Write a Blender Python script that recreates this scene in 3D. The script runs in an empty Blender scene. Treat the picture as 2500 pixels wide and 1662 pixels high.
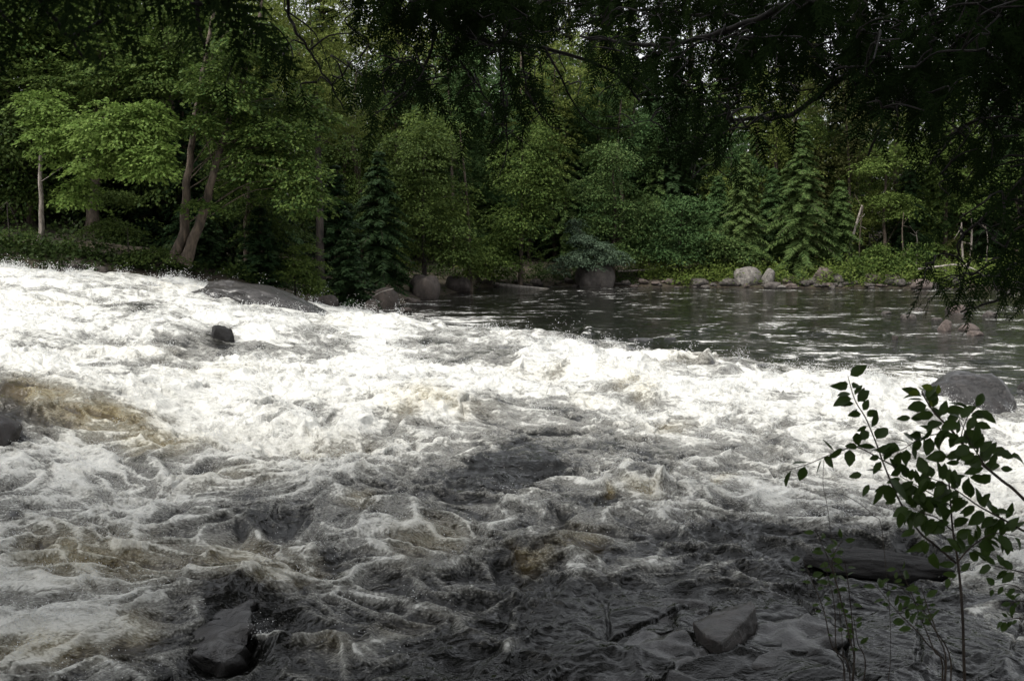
import bpy, math, random
import numpy as np
from mathutils import Vector

random.seed(7)
RNG = np.random.default_rng(11)
scene = bpy.context.scene
COL = scene.collection

# ------------------------------------------------------------------ camera, sky, sun, exposure
CAM_Z, FPX, PITCH = 2.4, 963.0, math.radians(6.81)
cd = bpy.data.cameras.new('camera')
cam = bpy.data.objects.new('camera', cd); COL.objects.link(cam)
cam.location = (0, 0, CAM_Z); cam.rotation_euler = (math.pi / 2 - PITCH, 0, 0)
cd.sensor_width = 36; cd.lens = FPX / 1024 * 36; cd.clip_end = 2000; cd.clip_start = 0.05
cd.dof.use_dof = True; cd.dof.focus_distance = 12; cd.dof.aperture_fstop = 9
scene.camera = cam
SUN_EL, SUN_AZ = 59, 232          # azimuth measured from north (+Y) clockwise: sun stands behind the camera, a little left
world = bpy.data.worlds.new('World'); scene.world = world; world.use_nodes = True
wt = world.node_tree; bg = wt.nodes['Background']
sk = wt.nodes.new('ShaderNodeTexSky'); sk.sky_type = 'NISHITA'; sk.sun_disc = False
sk.sun_elevation = math.radians(SUN_EL); sk.sun_rotation = math.radians(SUN_AZ); sk.dust_density = 3; sk.air_density = 1.2
hs = wt.nodes.new('ShaderNodeHueSaturation'); hs.inputs['Saturation'].default_value = 0.14
wt.links.new(sk.outputs[0], hs.inputs['Color']); wt.links.new(hs.outputs[0], bg.inputs[0]); bg.inputs[1].default_value = 0.15
sd = bpy.data.lights.new('sun', 'SUN'); sd.energy = 1.5; sd.angle = math.radians(14); sd.color = (1, .955, .88)
sun = bpy.data.objects.new('sun', sd); COL.objects.link(sun)
_e, _a = math.radians(SUN_EL), math.radians(SUN_AZ)
sdir = Vector((math.sin(_a) * math.cos(_e), math.cos(_a) * math.cos(_e), math.sin(_e)))
sun.rotation_euler = sdir.to_track_quat('Z', 'Y').to_euler(); sun.location = sdir * 100
vs = scene.view_settings
vs.view_transform = 'Standard'; vs.look = 'None'; vs.gamma = 1; vs.use_curve_mapping = False; vs.exposure = 0.82
scene.cycles.max_bounces = 6; scene.cycles.diffuse_bounces = 2; scene.cycles.glossy_bounces = 3
scene.cycles.transmission_bounces = 3; scene.cycles.transparent_max_bounces = 4

# ------------------------------------------------------------------ helpers
ST, CT = math.sin(PITCH), math.cos(PITCH)
def P(u, v, y):
    """point at depth y along the ray that leaves the lens at (u, v)"""
    dx, dv = (u - 512) / FPX, (340 - v) / FPX
    d = np.array([dx, CT + dv * ST, -ST + dv * CT])
    return np.array([0, 0, CAM_Z]) + d * (y / d[1])
def project(x, y, z):
    zc = z - CAM_Z
    dep = y * CT - zc * ST
    up = y * ST + zc * CT
    dep = np.maximum(dep, .05)
    return 512 + FPX * x / dep, 340 - FPX * up / dep

PERM = np.random.default_rng(5).permutation(4096)
GA = np.random.default_rng(6).uniform(0, 2 * np.pi, 4096)
GX, GY = np.cos(GA), np.sin(GA)
def perlin(x, y, s=0):
    xi = np.floor(x).astype(np.int64); yi = np.floor(y).astype(np.int64)
    xf = x - xi; yf = y - yi
    u = xf * xf * xf * (xf * (xf * 6 - 15) + 10); v = yf * yf * yf * (yf * (yf * 6 - 15) + 10)
    def g(ix, iy, dx, dy):
        h = PERM[(PERM[(ix + s * 71) & 4095] + iy + s * 13) & 4095]
        return GX[h] * dx + GY[h] * dy
    a = g(xi, yi, xf, yf); b = g(xi + 1, yi, xf - 1, yf)
    c = g(xi, yi + 1, xf, yf - 1); d = g(xi + 1, yi + 1, xf - 1, yf - 1)
    return 1.5 * ((a * (1 - u) + b * u) * (1 - v) + (c * (1 - u) + d * u) * v)
def sstep(a, b, x):
    t = np.clip((x - a) / (b - a), 0, 1); return t * t * (3 - 2 * t)

def mesh_obj(name, V, F, mat, parent=None, smooth=False, attrs=None, mats_idx=None):
    V = np.asarray(V, dtype=np.float32)
    me = bpy.data.meshes.new(name)
    if isinstance(F, np.ndarray):
        n, k = F.shape
        me.vertices.add(len(V)); me.vertices.foreach_set('co', V.ravel())
        me.loops.add(n * k); me.loops.foreach_set('vertex_index', F.astype(np.int32).ravel())
        me.polygons.add(n)
        me.polygons.foreach_set('loop_start', np.arange(0, n * k, k, dtype=np.int32))
        me.polygons.foreach_set('loop_total', np.full(n, k, dtype=np.int32))
        me.update(calc_edges=True)
    else:
        me.from_pydata([tuple(p) for p in V], [], F); me.update()
    if smooth: me.polygons.foreach_set('use_smooth', np.ones(len(me.polygons), dtype=bool))
    for k, a in (attrs or {}).items():
        at = me.attributes.new(k, 'FLOAT', 'POINT'); at.data.foreach_set('value', np.asarray(a, dtype=np.float32))
    for m in (mat if isinstance(mat, (list, tuple)) else [mat]): me.materials.append(m)
    o = bpy.data.objects.new(name, me); COL.objects.link(o)
    if parent is not None: o.parent = parent
    return o
def tag(o, label, cat, group=None, kind=None):
    o['label'] = label; o['category'] = cat
    if group: o['group'] = group
    if kind: o['kind'] = kind
    return o
def thing(name, label, cat, loc=(0, 0, 0), group=None, rz=0):
    o = bpy.data.objects.new(name, None); COL.objects.link(o)
    o.location = tuple(float(c) for c in loc); o.rotation_euler = (0, 0, rz); o.empty_display_size = .2
    return tag(o, label, cat, group)
def share(name, src, parent):
    o = bpy.data.objects.new(name, src.data); COL.objects.link(o); o.parent = parent
    return o

class Tubes:
    def __init__(s): s.V = []; s.F = []; s.n = 0
    def add(s, pts, rad, k=6):
        pts = np.asarray(pts, float); n = len(pts)
        rad = np.full(n, rad) if np.isscalar(rad) else np.asarray(rad, float)
        t = np.gradient(pts, axis=0); t /= np.linalg.norm(t, axis=1)[:, None] + 1e-9
        ref = np.array([0, 0, 1.]) if abs(t[0][2]) < .9 else np.array([1., 0, 0])
        a = np.cross(t, ref); a /= np.linalg.norm(a, axis=1)[:, None] + 1e-9
        b = np.cross(t, a)
        th = np.linspace(0, 2 * np.pi, k, endpoint=False)
        R = pts[:, None, :] + rad[:, None, None] * (np.cos(th)[None, :, None] * a[:, None, :] + np.sin(th)[None, :, None] * b[:, None, :])
        s.V.append(R.reshape(-1, 3))
        i = np.arange(n - 1)[:, None] * k; j = np.arange(k)[None, :]; j2 = (j + 1) % k
        s.F.append((np.stack([i + j, i + j2, i + k + j2, i + k + j], -1).reshape(-1, 4)) + s.n)
        s.n += n * k
    def get(s): return np.concatenate(s.V), np.concatenate(s.F)

def spline(pts, m=6):
    pts = np.asarray(pts, float)
    if len(pts) < 3: 
        t = np.linspace(0, 1, m + 1)[:, None]; return pts[0] * (1 - t) + pts[-1] * t
    q = np.vstack([2 * pts[0] - pts[1], pts, 2 * pts[-1] - pts[-2]])
    out = []
    for i in range(1, len(q) - 2):
        for t in np.linspace(0, 1, m, endpoint=False):
            p0, p1, p2, p3 = q[i - 1], q[i], q[i + 1], q[i + 2]
            out.append(.5 * (2 * p1 + (p2 - p0) * t + (2 * p0 - 5 * p1 + 4 * p2 - p3) * t * t + (3 * p1 - p0 - 3 * p2 + p3) * t ** 3))
    out.append(pts[-1]); return np.array(out)

def unit(a): return a / (np.linalg.norm(a, axis=-1, keepdims=True) + 1e-9)
def rhombs(c, t, nrm, L, W, back=.5):
    """leaf-shaped quads: centre c, long direction t, face normal nrm"""
    t = unit(t); b = unit(np.cross(nrm, t)); L = np.asarray(L)[:, None]; W = np.asarray(W)[:, None]
    V = np.stack([c - t * L * back, c + b * W * .5 - t * L * .02, c + t * L * (1 - back), c - b * W * .5 - t * L * .02], 1)
    n = len(c)
    return V.reshape(-1, 3), np.arange(n * 4).reshape(n, 4)

# ------------------------------------------------------------------ materials
def new_mat(name):
    m = bpy.data.materials.new(name); m.use_nodes = True
    nt = m.node_tree; b = nt.nodes['Principled BSDF']
    return m, nt, b
def node(nt, t, **kw):
    n = nt.nodes.new(t)
    for k, v in kw.items():
        if k in n.inputs.keys(): n.inputs[k].default_value = v
        else: setattr(n, k, v)
    return n
def noise(nt, co, scale, detail=4, rough=.5, dist=0):
    n = node(nt, 'ShaderNodeTexNoise'); n.inputs['Scale'].default_value = scale; n.inputs['Detail'].default_value = detail
    n.inputs['Roughness'].default_value = rough; n.inputs['Distortion'].default_value = dist
    if co is not None: nt.links.new(co, n.inputs['Vector'])
    return n.outputs[0]
def math_(nt, op, a, b=None, clamp=False):
    n = nt.nodes.new('ShaderNodeMath'); n.operation = op; n.use_clamp = clamp
    for i, x in enumerate((a, b)):
        if x is None: continue
        if isinstance(x, (int, float)): n.inputs[i].default_value = x
        else: nt.links.new(x, n.inputs[i])
    return n.outputs[0]
def mapr(nt, x, a, b, c=0, d=1, smooth=True):
    n = nt.nodes.new('ShaderNodeMapRange'); n.interpolation_type = 'SMOOTHSTEP' if smooth else 'LINEAR'
    nt.links.new(x, n.inputs[0])
    for i, q in enumerate((a, b, c, d)): n.inputs[i + 1].default_value = q
    return n.outputs[0]
def mixc(nt, f, a, b):
    n = nt.nodes.new('ShaderNodeMix'); n.data_type = 'RGBA'
    if isinstance(f, (int, float)): n.inputs[0].default_value = f
    else: nt.links.new(f, n.inputs[0])
    for i, x in ((6, a), (7, b)):
        if isinstance(x, tuple): n.inputs[i].default_value = (*x, 1)
        else: nt.links.new(x, n.inputs[i])
    return n.outputs[2]
def coords(nt, which='Object', scale=(1, 1, 1), rot=(0, 0, 0)):
    tc = nt.nodes.new('ShaderNodeTexCoord'); mp = nt.nodes.new('ShaderNodeMapping')
    nt.links.new(tc.outputs[which], mp.inputs[0]); mp.inputs['Scale'].default_value = scale; mp.inputs['Rotation'].default_value = rot
    return mp.outputs[0]
def attr(nt, name):
    n = nt.nodes.new('ShaderNodeAttribute'); n.attribute_name = name; return n.outputs['Fac']

def leaf_mat(name, c1, c2, trans=.3, rough=.5, spec=.3):
    m, nt, b = new_mat(name)
    geo = nt.nodes.new('ShaderNodeNewGeometry'); oi = nt.nodes.new('ShaderNodeObjectInfo')
    f = math_(nt, 'ADD', math_(nt, 'MULTIPLY', geo.outputs['Random Per Island'], .7), math_(nt, 'MULTIPLY', oi.outputs['Random'], .3))
    c = mixc(nt, f, c1, c2)
    nt.links.new(c, b.inputs['Base Color']); b.inputs['Roughness'].default_value = rough; b.inputs['Specular IOR Level'].default_value = spec * .2
    tr = nt.nodes.new('ShaderNodeBsdfTranslucent'); nt.links.new(c, tr.inputs[0])
    mx = nt.nodes.new('ShaderNodeMixShader'); mx.inputs[0].default_value = trans
    nt.links.new(b.outputs[0], mx.inputs[1]); nt.links.new(tr.outputs[0], mx.inputs[2])
    nt.links.new(mx.outputs[0], nt.nodes['Material Output'].inputs[0])
    return m
def bark_mat(name, c1, c2, sc=8):
    m, nt, b = new_mat(name)
    co = coords(nt, 'Object', (1, 1, .25))
    n = noise(nt, co, sc, 6, .65)
    nt.links.new(mixc(nt, mapr(nt, n, .35, .68), c1, c2), b.inputs['Base Color']); b.inputs['Roughness'].default_value = .9
    bp = node(nt, 'ShaderNodeBump', Strength=.6, Distance=.03); nt.links.new(n, bp.inputs['Height']); nt.links.new(bp.outputs[0], b.inputs['Normal'])
    return m
def rock_mat(name, c1, c2, c3, rough=.75, wet=0., lichen=None, sc=3.):
    m, nt, b = new_mat(name)
    co = coords(nt)
    n1 = noise(nt, co, sc, 8, .65); n2 = noise(nt, co, sc * 6, 6, .7)
    c = mixc(nt, mapr(nt, n1, .32, .66), c1, c2)
    c = mixc(nt, mapr(nt, n2, .56, .72), c, c3)
    if lichen: c = mixc(nt, mapr(nt, noise(nt, co, sc * 2.1, 7, .7), .55, .62, 0, .8), c, lichen)
    nt.links.new(c, b.inputs['Base Color']); b.inputs['Roughness'].default_value = rough
    b.inputs['Coat Weight'].default_value = wet; b.inputs['Coat Roughness'].default_value = .22; b.inputs['Coat IOR'].default_value = 1.33
    bp = node(nt, 'ShaderNodeBump', Strength=.8, Distance=.09)
    crk = math_(nt, 'MULTIPLY', mapr(nt, math_(nt, 'ABSOLUTE', math_(nt, 'SUBTRACT', noise(nt, coords(nt, 'Object', (1, 1, 2.2)), sc * .9, 5, .6), .5)), 0, .03), .25)
    nt.links.new(math_(nt, 'ADD', math_(nt, 'ADD', n1, crk), math_(nt, 'MULTIPLY', n2, .4)), bp.inputs['Height']); nt.links.new(bp.outputs[0], b.inputs['Normal'])
    return m

M = {}
M['maple'] = leaf_mat('maple_leaf', (.032, .066, .016), (.145, .195, .048))
M['birch'] = leaf_mat('birch_leaf', (.07, .135, .025), (.185, .255, .065), .35)
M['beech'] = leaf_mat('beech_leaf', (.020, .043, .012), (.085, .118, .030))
M['pale'] = leaf_mat('aspen_leaf', (.085, .125, .025), (.19, .215, .06), .35)
M['bluegreen'] = leaf_mat('bluegreen_leaf', (.028, .070, .025), (.10, .16, .055))  # blue-green leaf tone, used for hemlocks and firs too
M['hemlock'] = leaf_mat('hemlock_needle', (.036, .076, .022), (.14, .19, .062), .25)
M['fir'] = leaf_mat('fir_needle', (.013, .032, .013), (.042, .070, .026), .2)
M['pine'] = leaf_mat('pine_needle', (.05, .085, .055), (.11, .15, .095), .2)
M['olive'] = leaf_mat('olive_needle', (.06, .075, .022), (.115, .115, .045), .25)
M['fern'] = leaf_mat('fern_leaf', (.085, .135, .028), (.19, .23, .06), .35)
M['under'] = leaf_mat('shaded_undergrowth_leaf', (.012, .026, .008), (.042, .062, .018), .3)  # leaf colour darkened to stand in for the shade of overhanging trees
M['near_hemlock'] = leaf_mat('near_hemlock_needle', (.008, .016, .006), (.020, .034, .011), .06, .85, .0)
M['shrub'] = leaf_mat('shrub_leaf', (.020, .045, .010), (.060, .095, .020), .25, .4, .9)
M['shrub_yellow'] = leaf_mat('shrub_yellow_leaf', (.10, .15, .02), (.14, .18, .03), .4)
M['bark'] = bark_mat('brown_bark', (.035, .026, .019), (.125, .095, .07))
M['bark_pale'] = bark_mat('pale_bark', (.12, .10, .085), (.34, .30, .26), 14)
M['bark_dark'] = bark_mat('dark_bark', (.02, .016, .013), (.06, .048, .038))
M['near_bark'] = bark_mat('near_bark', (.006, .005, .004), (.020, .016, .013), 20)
M['twig'] = bark_mat('twig_bark', (.02, .014, .01), (.055, .04, .028), 30)
M['driftwood'] = bark_mat('driftwood', (.20, .18, .16), (.42, .38, .34), 10)
M['rock'] = rock_mat('shore_rock', (.060, .052, .047), (.13, .113, .10), (.035, .031, .029))
M['rock_red'] = rock_mat('reddish_rock', (.085, .066, .057), (.16, .125, .108), (.05, .04, .036))
M['rock_lichen'] = rock_mat('lichen_rock', (.11, .10, .09), (.22, .20, .18), (.06, .055, .05), lichen=(.30, .29, .25))
M['rock_dark'] = rock_mat('dark_brown_rock', (.035, .028, .024), (.085, .068, .058), (.02, .017, .016))  # darker brown rock tone
M['rock_wet'] = rock_mat('wet_rock', (.012, .011, .010), (.034, .030, .028), (.007, .0065, .006), .45, .6)
M['slab'] = rock_mat('wet_slab', (.010, .009, .008), (.026, .022, .020), (.005, .005, .005), .35, .8, sc=7)
M['rock_black'] = rock_mat('black_wet_rock', (.008, .007, .007), (.020, .018, .017), (.005, .005, .005), .75, .08, sc=7)  # also gives the near shelf the darkness of the hole under the water
M['rock_wet_brown'] = rock_mat('wet_brown_rock', (.011, .008, .006), (.030, .019, .015), (.006, .005, .004), .5, .5, sc=9)

# ------------------------------------------------------------------ river surface
NODES = [
 (-.85, [(3, 0), (5, .05), (8, .25), (10, .42), (15, .82), (22, 1.35), (27, 1.4), (70, 1.5)]),
 (-.53, [(4, 0), (5, .02), (8, .22), (10, .38), (15, .76), (20, 1.12), (22, 1.26), (27, 1.33), (70, 1.4)]),
 (-.40, [(5, 0), (10, .30), (15, .62), (20, .92), (23, 1.04), (27, 1.1), (70, 1.1)]),
 (-.27, [(5, 0), (10, .22), (15, .40), (20, .52), (22, .55), (24, .62), (26, .70), (30, .45), (36, -.1), (70, -.2)]),
 (-.19, [(5, 0), (10, .16), (15, .25), (20, .26), (22, .27), (25, .12), (30, -.05), (36, -.7), (70, -.8)]),
 (-.10, [(5, 0), (10, .12), (15, .17), (20, .12), (23, .11), (26, -.4), (30, -.72), (36, -.8), (70, -.8)]),
 (.0, [(5, 0), (10, .06), (15, .10), (20, .03), (23, -.0), (27, -.74), (70, -.8)]),
 (.10, [(5, 0), (10, .02), (15, .0), (18, -.06), (20.5, -.12), (25, -.75), (70, -.8)]),
 (.20, [(5, 0), (10, -.03), (15, -.12), (18.5, -.23), (22.5, -.75), (70, -.8)]),
 (.35, [(5, 0), (8, -.06), (10, -.15), (15, -.25), (17, -.32), (21, -.77), (70, -.8)]),
 (.53, [(5, 0), (8, -.20), (10, -.35), (14, -.6), (18, -.76), (25, -.8), (70, -.8)]),
 (.90, [(5, -.02), (8, -.3), (10, -.45), (14, -.7), (18, -.8), (70, -.8)])]
NA = np.array([n[0] for n in NODES])
def base_z(x, y):
    x = np.asarray(x, float); y = np.asarray(y, float)
    a = np.clip(x / np.maximum(y, .5), NA[0], NA[-1])
    Z = np.stack([np.interp(y, [p[0] for p in n[1]], [p[1] for p in n[1]]) for n in NODES])
    i = np.clip(np.searchsorted(NA, a) - 1, 0, len(NA) - 2)
    t = (a - NA[i]) / (NA[i + 1] - NA[i]); t = .5 * t + .5 * t * t * (3 - 2 * t)
    Z0 = np.take_along_axis(Z, i[None], 0)[0]; Z1 = np.take_along_axis(Z, i[None] + 1, 0)[0]
    return Z0 * (1 - t) + Z1 * t
_ys = np.concatenate([np.arange(3, 12, .02), np.arange(12, 70, .05)])
def on_water(u, v):
    """where the ray of (u, v) meets the calm river surface"""
    dx, dv = (u - 512) / FPX, (340 - v) / FPX
    d = np.array([dx, CT + dv * ST, -ST + dv * CT]) / (CT + dv * ST)
    zr = CAM_Z + d[2] * _ys; zw = base_z(d[0] * _ys, _ys)
    k = np.argmax(zr < zw); 
    if not (zr < zw).any(): k = len(_ys) - 1
    y = _ys[k]
    return np.array([d[0] * y, y, float(zw[k])])

# foam by place: rows down the river towards the near bank, columns across it
FV = [270, 290, 305, 320, 335, 350, 360, 370, 390, 410, 430, 450, 470, 490, 510, 530, 550, 570, 590, 610, 630, 650, 670, 690]
FG = """
8 8 8 7 4 2 1 1 1 1 1 1 1 1 1 1 1
8 7 7 8 8 3 1 1 1 2 2 1 1 1 1 1 2
8 8 5 7 5 6 3 2 2 1 1 2 1 1 1 1 2
8 8 7 8 8 7 9 6 2 1 1 2 2 2 2 2 2
8 7 6 5 8 6 9 6 7 3 2 3 3 3 2 2 2
8 6 7 6 7 6 8 6 5 7 2 2 3 4 3 3 3
8 8 6 8 6 8 9 5 5 9 7 3 3 5 5 3 3
8 8 6 8 8 8 9 8 7 9 9 8 4 5 6 4 3
2 5 8 8 9 8 8 7 8 7 8 9 9 9 9 4 3
2 3 5 8 8 8 7 6 4 5 7 8 8 8 8 7 6
3 6 6 7 8 7 6 6 3 4 6 6 5 7 8 8 7
7 8 7 7 7 6 6 5 3 3 4 5 6 7 8 8 8
7 7 7 7 6 6 4 3 1 4 3 6 6 6 7 8 8
4 7 7 6 5 5 4 2 2 5 5 5 7 4 6 7 8
4 6 6 5 3 4 5 4 3 3 5 6 5 4 6 6 6
6 7 5 5 3 4 6 6 4 3 3 4 3 3 3 3 5
7 5 5 5 6 3 5 5 2 3 5 3 2 2 1 1 5
6 5 5 5 6 6 5 3 2 4 5 2 2 2 2 5 6
6 6 6 3 2 5 5 3 2 1 1 1 2 1 1 2 5
6 6 6 4 1 4 4 4 2 1 1 0 0 1 1 1 4
6 7 5 4 1 3 5 2 1 1 1 0 0 1 1 1 3
3 4 3 3 1 5 4 1 2 1 1 0 0 0 1 1 1
5 3 4 2 2 5 2 1 1 0 0 0 0 0 0 1 1
4 3 3 2 2 3 2 1 1 0 0 0 0 0 0 1 1
"""
FG = np.array([[float(c) for c in r.split()] for r in FG.strip().splitlines()]) / 9
def grid_lookup(G, gu, gv, u, v):
    iu = np.clip((np.clip(u, gu[0], gu[-1]) - gu[0]) / (gu[1] - gu[0]), 0, len(gu) - 1.001)
    fv = np.interp(v, gv, np.arange(len(gv))); fv = np.clip(fv, 0, len(gv) - 1.001)
    i0 = iu.astype(int); j0 = fv.astype(int); a = iu - i0; b = fv - j0
    a = a * a * (3 - 2 * a); b = b * b * (3 - 2 * b)
    return (G[j0, i0] * (1 - a) + G[j0, i0 + 1] * a) * (1 - b) + (G[j0 + 1, i0] * (1 - a) + G[j0 + 1, i0 + 1] * a) * b
def seg_dist(u, v, pts, asp=1.):
    d = np.full(u.shape, 1e9)
    for (x0, y0), (x1, y1) in zip(pts[:-1], pts[1:]):
        ex, ey = x1 - x0, (y1 - y0) * asp
        t = np.clip(((u - x0) * ex + (v - y0) * asp * ey) / (ex * ex + ey * ey + 1e-9), 0, 1)
        d = np.minimum(d, np.hypot(u - x0 - t * ex, (v - y0) * asp - t * ey))
    return d
# foam lines: (points, half width, foam, lift in metres)
LINES = [
 ([(321, 468), (369, 457), (412, 446), (456, 437), (480, 437), (497, 450)], 5, .95, .07),
 ([(300, 475), (340, 478), (380, 470), (420, 474)], 4, .75, .03),
 ([(-40, 690), (0, 678), (50, 658), (108, 632), (165, 602)], 6, .8, .04),
 ([(40, 685), (91, 660), (126, 628), (150, 600)], 5, .75, .03),
 ([(243, 656), (275, 642), (304, 634), (340, 634), (369, 632)], 5, .85, .05),
 ([(334, 634), (380, 612), (434, 602)], 4, .7, .03),
 ([(221, 513), (245, 525), (262, 548), (300, 556), (347, 566)], 5, .8, .04),
 ([(0, 545), (40, 532), (60, 528), (90, 545), (140, 552), (190, 560)], 5, .85, .04),
 ([(90, 545), (120, 530), (165, 522), (200, 512), (221, 513)], 4, .75, .03),
 ([(0, 620), (60, 600), (120, 606), (150, 590)], 7, .75, .03),
 ([(185, 585), (198, 570), (212, 560)], 6, .85, .05),
 ([(570, 565), (590, 572), (622, 576), (640, 562), (660, 545), (690, 530)], 5, .7, .03),
 ([(655, 521), (690, 515), (720, 520), (752, 516), (790, 518), (830, 520)], 6, .85, .06),
 ([(505, 512), (520, 506), (555, 512), (570, 508)], 4, .8, .05),
 ([(514, 580), (518, 610), (512, 640), (508, 660)], 5, .55, .05),
 ([(620, 478), (650, 482), (690, 488), (720, 498)], 8, .7, .05),
 ([(605, 488), (625, 472), (650, 474), (665, 485)], 6, .8, .10),
 ([(650, 576), (690, 568), (740, 562), (800, 560)], 3, .5, .0),
 ([(685, 578), (715, 582), (760, 573), (830, 578)], 2.5, .45, .01),
 ([(975, 612), (1000, 606), (1040, 615), (1080, 622)], 8, .85, .03),
 ([(950, 590), (985, 575), (1024, 560)], 9, .7, .04),
 ([(632, 283.5), (652, 284.5)], 1.6, 1., .05), ([(660, 283.5), (669, 283.5)], 1.5, 1., .05),
 ([(345, 301), (360, 302), (385, 311)], 4, .95, .06),
 ([(560, 292), (580, 296), (600, 297), (640, 300)], 2, .55, 0), ([(520, 304), (545, 299), (590, 296)], 2, .5, 0),
 ([(640, 309), (690, 304), (720, 300)], 2, .5, 0), ([(700, 290), (760, 292), (830, 291), (900, 290)], 1.2, .5, 0),
 ([(680, 333), (700, 330), (713, 326)], 2, .85, .05), ([(735, 332), (765, 334)], 2.5, .75, .05), ([(790, 331), (832, 333)], 2, .8, .04),
 ([(585, 330), (590, 333)], 4, .95, .16),
 ([(225, 285), (250, 288), (285, 291)], 2, .8, 0), ([(160, 286), (182, 285), (200, 294), (230, 304)], 4, .95, .1),
 ([(335, 319), (360, 320), (400, 321), (440, 323)], 4, 1., .10),
 ([(540, 352), (580, 350), (620, 352), (660, 358), (715, 364)], 5, 1., .14),
 ([(925, 403), (945, 411), (985, 414), (1024, 410)], 3, .9, .04),
 ([(715, 364), (770, 376), (830, 382), (880, 388), (960, 402)], 7, 1., .10),
]
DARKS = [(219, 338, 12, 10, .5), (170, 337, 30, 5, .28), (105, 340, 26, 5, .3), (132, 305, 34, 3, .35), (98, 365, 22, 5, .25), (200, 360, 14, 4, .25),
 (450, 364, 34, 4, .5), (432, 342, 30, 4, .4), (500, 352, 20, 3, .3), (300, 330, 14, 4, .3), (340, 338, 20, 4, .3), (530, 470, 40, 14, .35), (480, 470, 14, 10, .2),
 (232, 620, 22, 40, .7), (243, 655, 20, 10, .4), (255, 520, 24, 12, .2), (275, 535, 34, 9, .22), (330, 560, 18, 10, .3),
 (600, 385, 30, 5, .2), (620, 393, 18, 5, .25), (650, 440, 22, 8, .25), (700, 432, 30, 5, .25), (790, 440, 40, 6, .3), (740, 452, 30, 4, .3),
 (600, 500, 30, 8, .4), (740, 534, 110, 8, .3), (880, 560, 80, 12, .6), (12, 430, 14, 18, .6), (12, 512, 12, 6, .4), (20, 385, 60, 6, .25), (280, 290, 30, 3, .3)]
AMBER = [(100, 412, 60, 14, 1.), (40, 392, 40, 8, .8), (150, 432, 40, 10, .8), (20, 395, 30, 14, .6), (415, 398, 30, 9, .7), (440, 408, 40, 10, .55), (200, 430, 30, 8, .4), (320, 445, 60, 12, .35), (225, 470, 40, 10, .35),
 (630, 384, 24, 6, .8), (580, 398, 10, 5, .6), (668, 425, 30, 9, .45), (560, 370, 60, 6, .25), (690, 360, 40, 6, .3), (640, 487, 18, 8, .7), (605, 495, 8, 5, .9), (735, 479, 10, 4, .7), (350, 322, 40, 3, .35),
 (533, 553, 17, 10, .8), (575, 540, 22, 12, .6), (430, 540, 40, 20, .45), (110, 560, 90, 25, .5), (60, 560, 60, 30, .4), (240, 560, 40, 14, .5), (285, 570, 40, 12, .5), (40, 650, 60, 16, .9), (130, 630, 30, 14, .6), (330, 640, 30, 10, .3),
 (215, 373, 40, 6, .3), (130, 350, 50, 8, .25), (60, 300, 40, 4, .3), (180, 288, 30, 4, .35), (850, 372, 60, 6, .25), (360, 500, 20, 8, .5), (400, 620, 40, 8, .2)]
# swells: (u, v, radius across in m, radius along in m, height)
HUMPS = [(60, 400, 1.3, .8, .20), (435, 405, 1.0, .8, .22), (640, 372, 1.0, .5, .12), (600, 372, .8, .5, .12), (520, 470, .8, .9, .10), (545, 480, .5, .4, -.10), (640, 488, .28, .3, .14), (540, 548, .32, .28, .14),
 (310, 500, .6, .5, .09), (240, 585, .35, .35, .12), (232, 640, .22, .3, -.16), (760, 500, 1., .3, .10), (880, 535, .6, .3, .14), (880, 566, .55, .14, -.16), (350, 485, .6, .5, .08), (420, 520, .5, .4, .08), (275, 540, .4, .3, -.08),
 (500, 360, 1.2, .6, .12), (550, 340, 1.0, .5, .16), (300, 340, 1.2, .8, .12), (150, 335, 1.5, .8, .15), (680, 405, 1.2, .7, .15), (800, 400, 1.3, .7, .12)]

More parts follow.
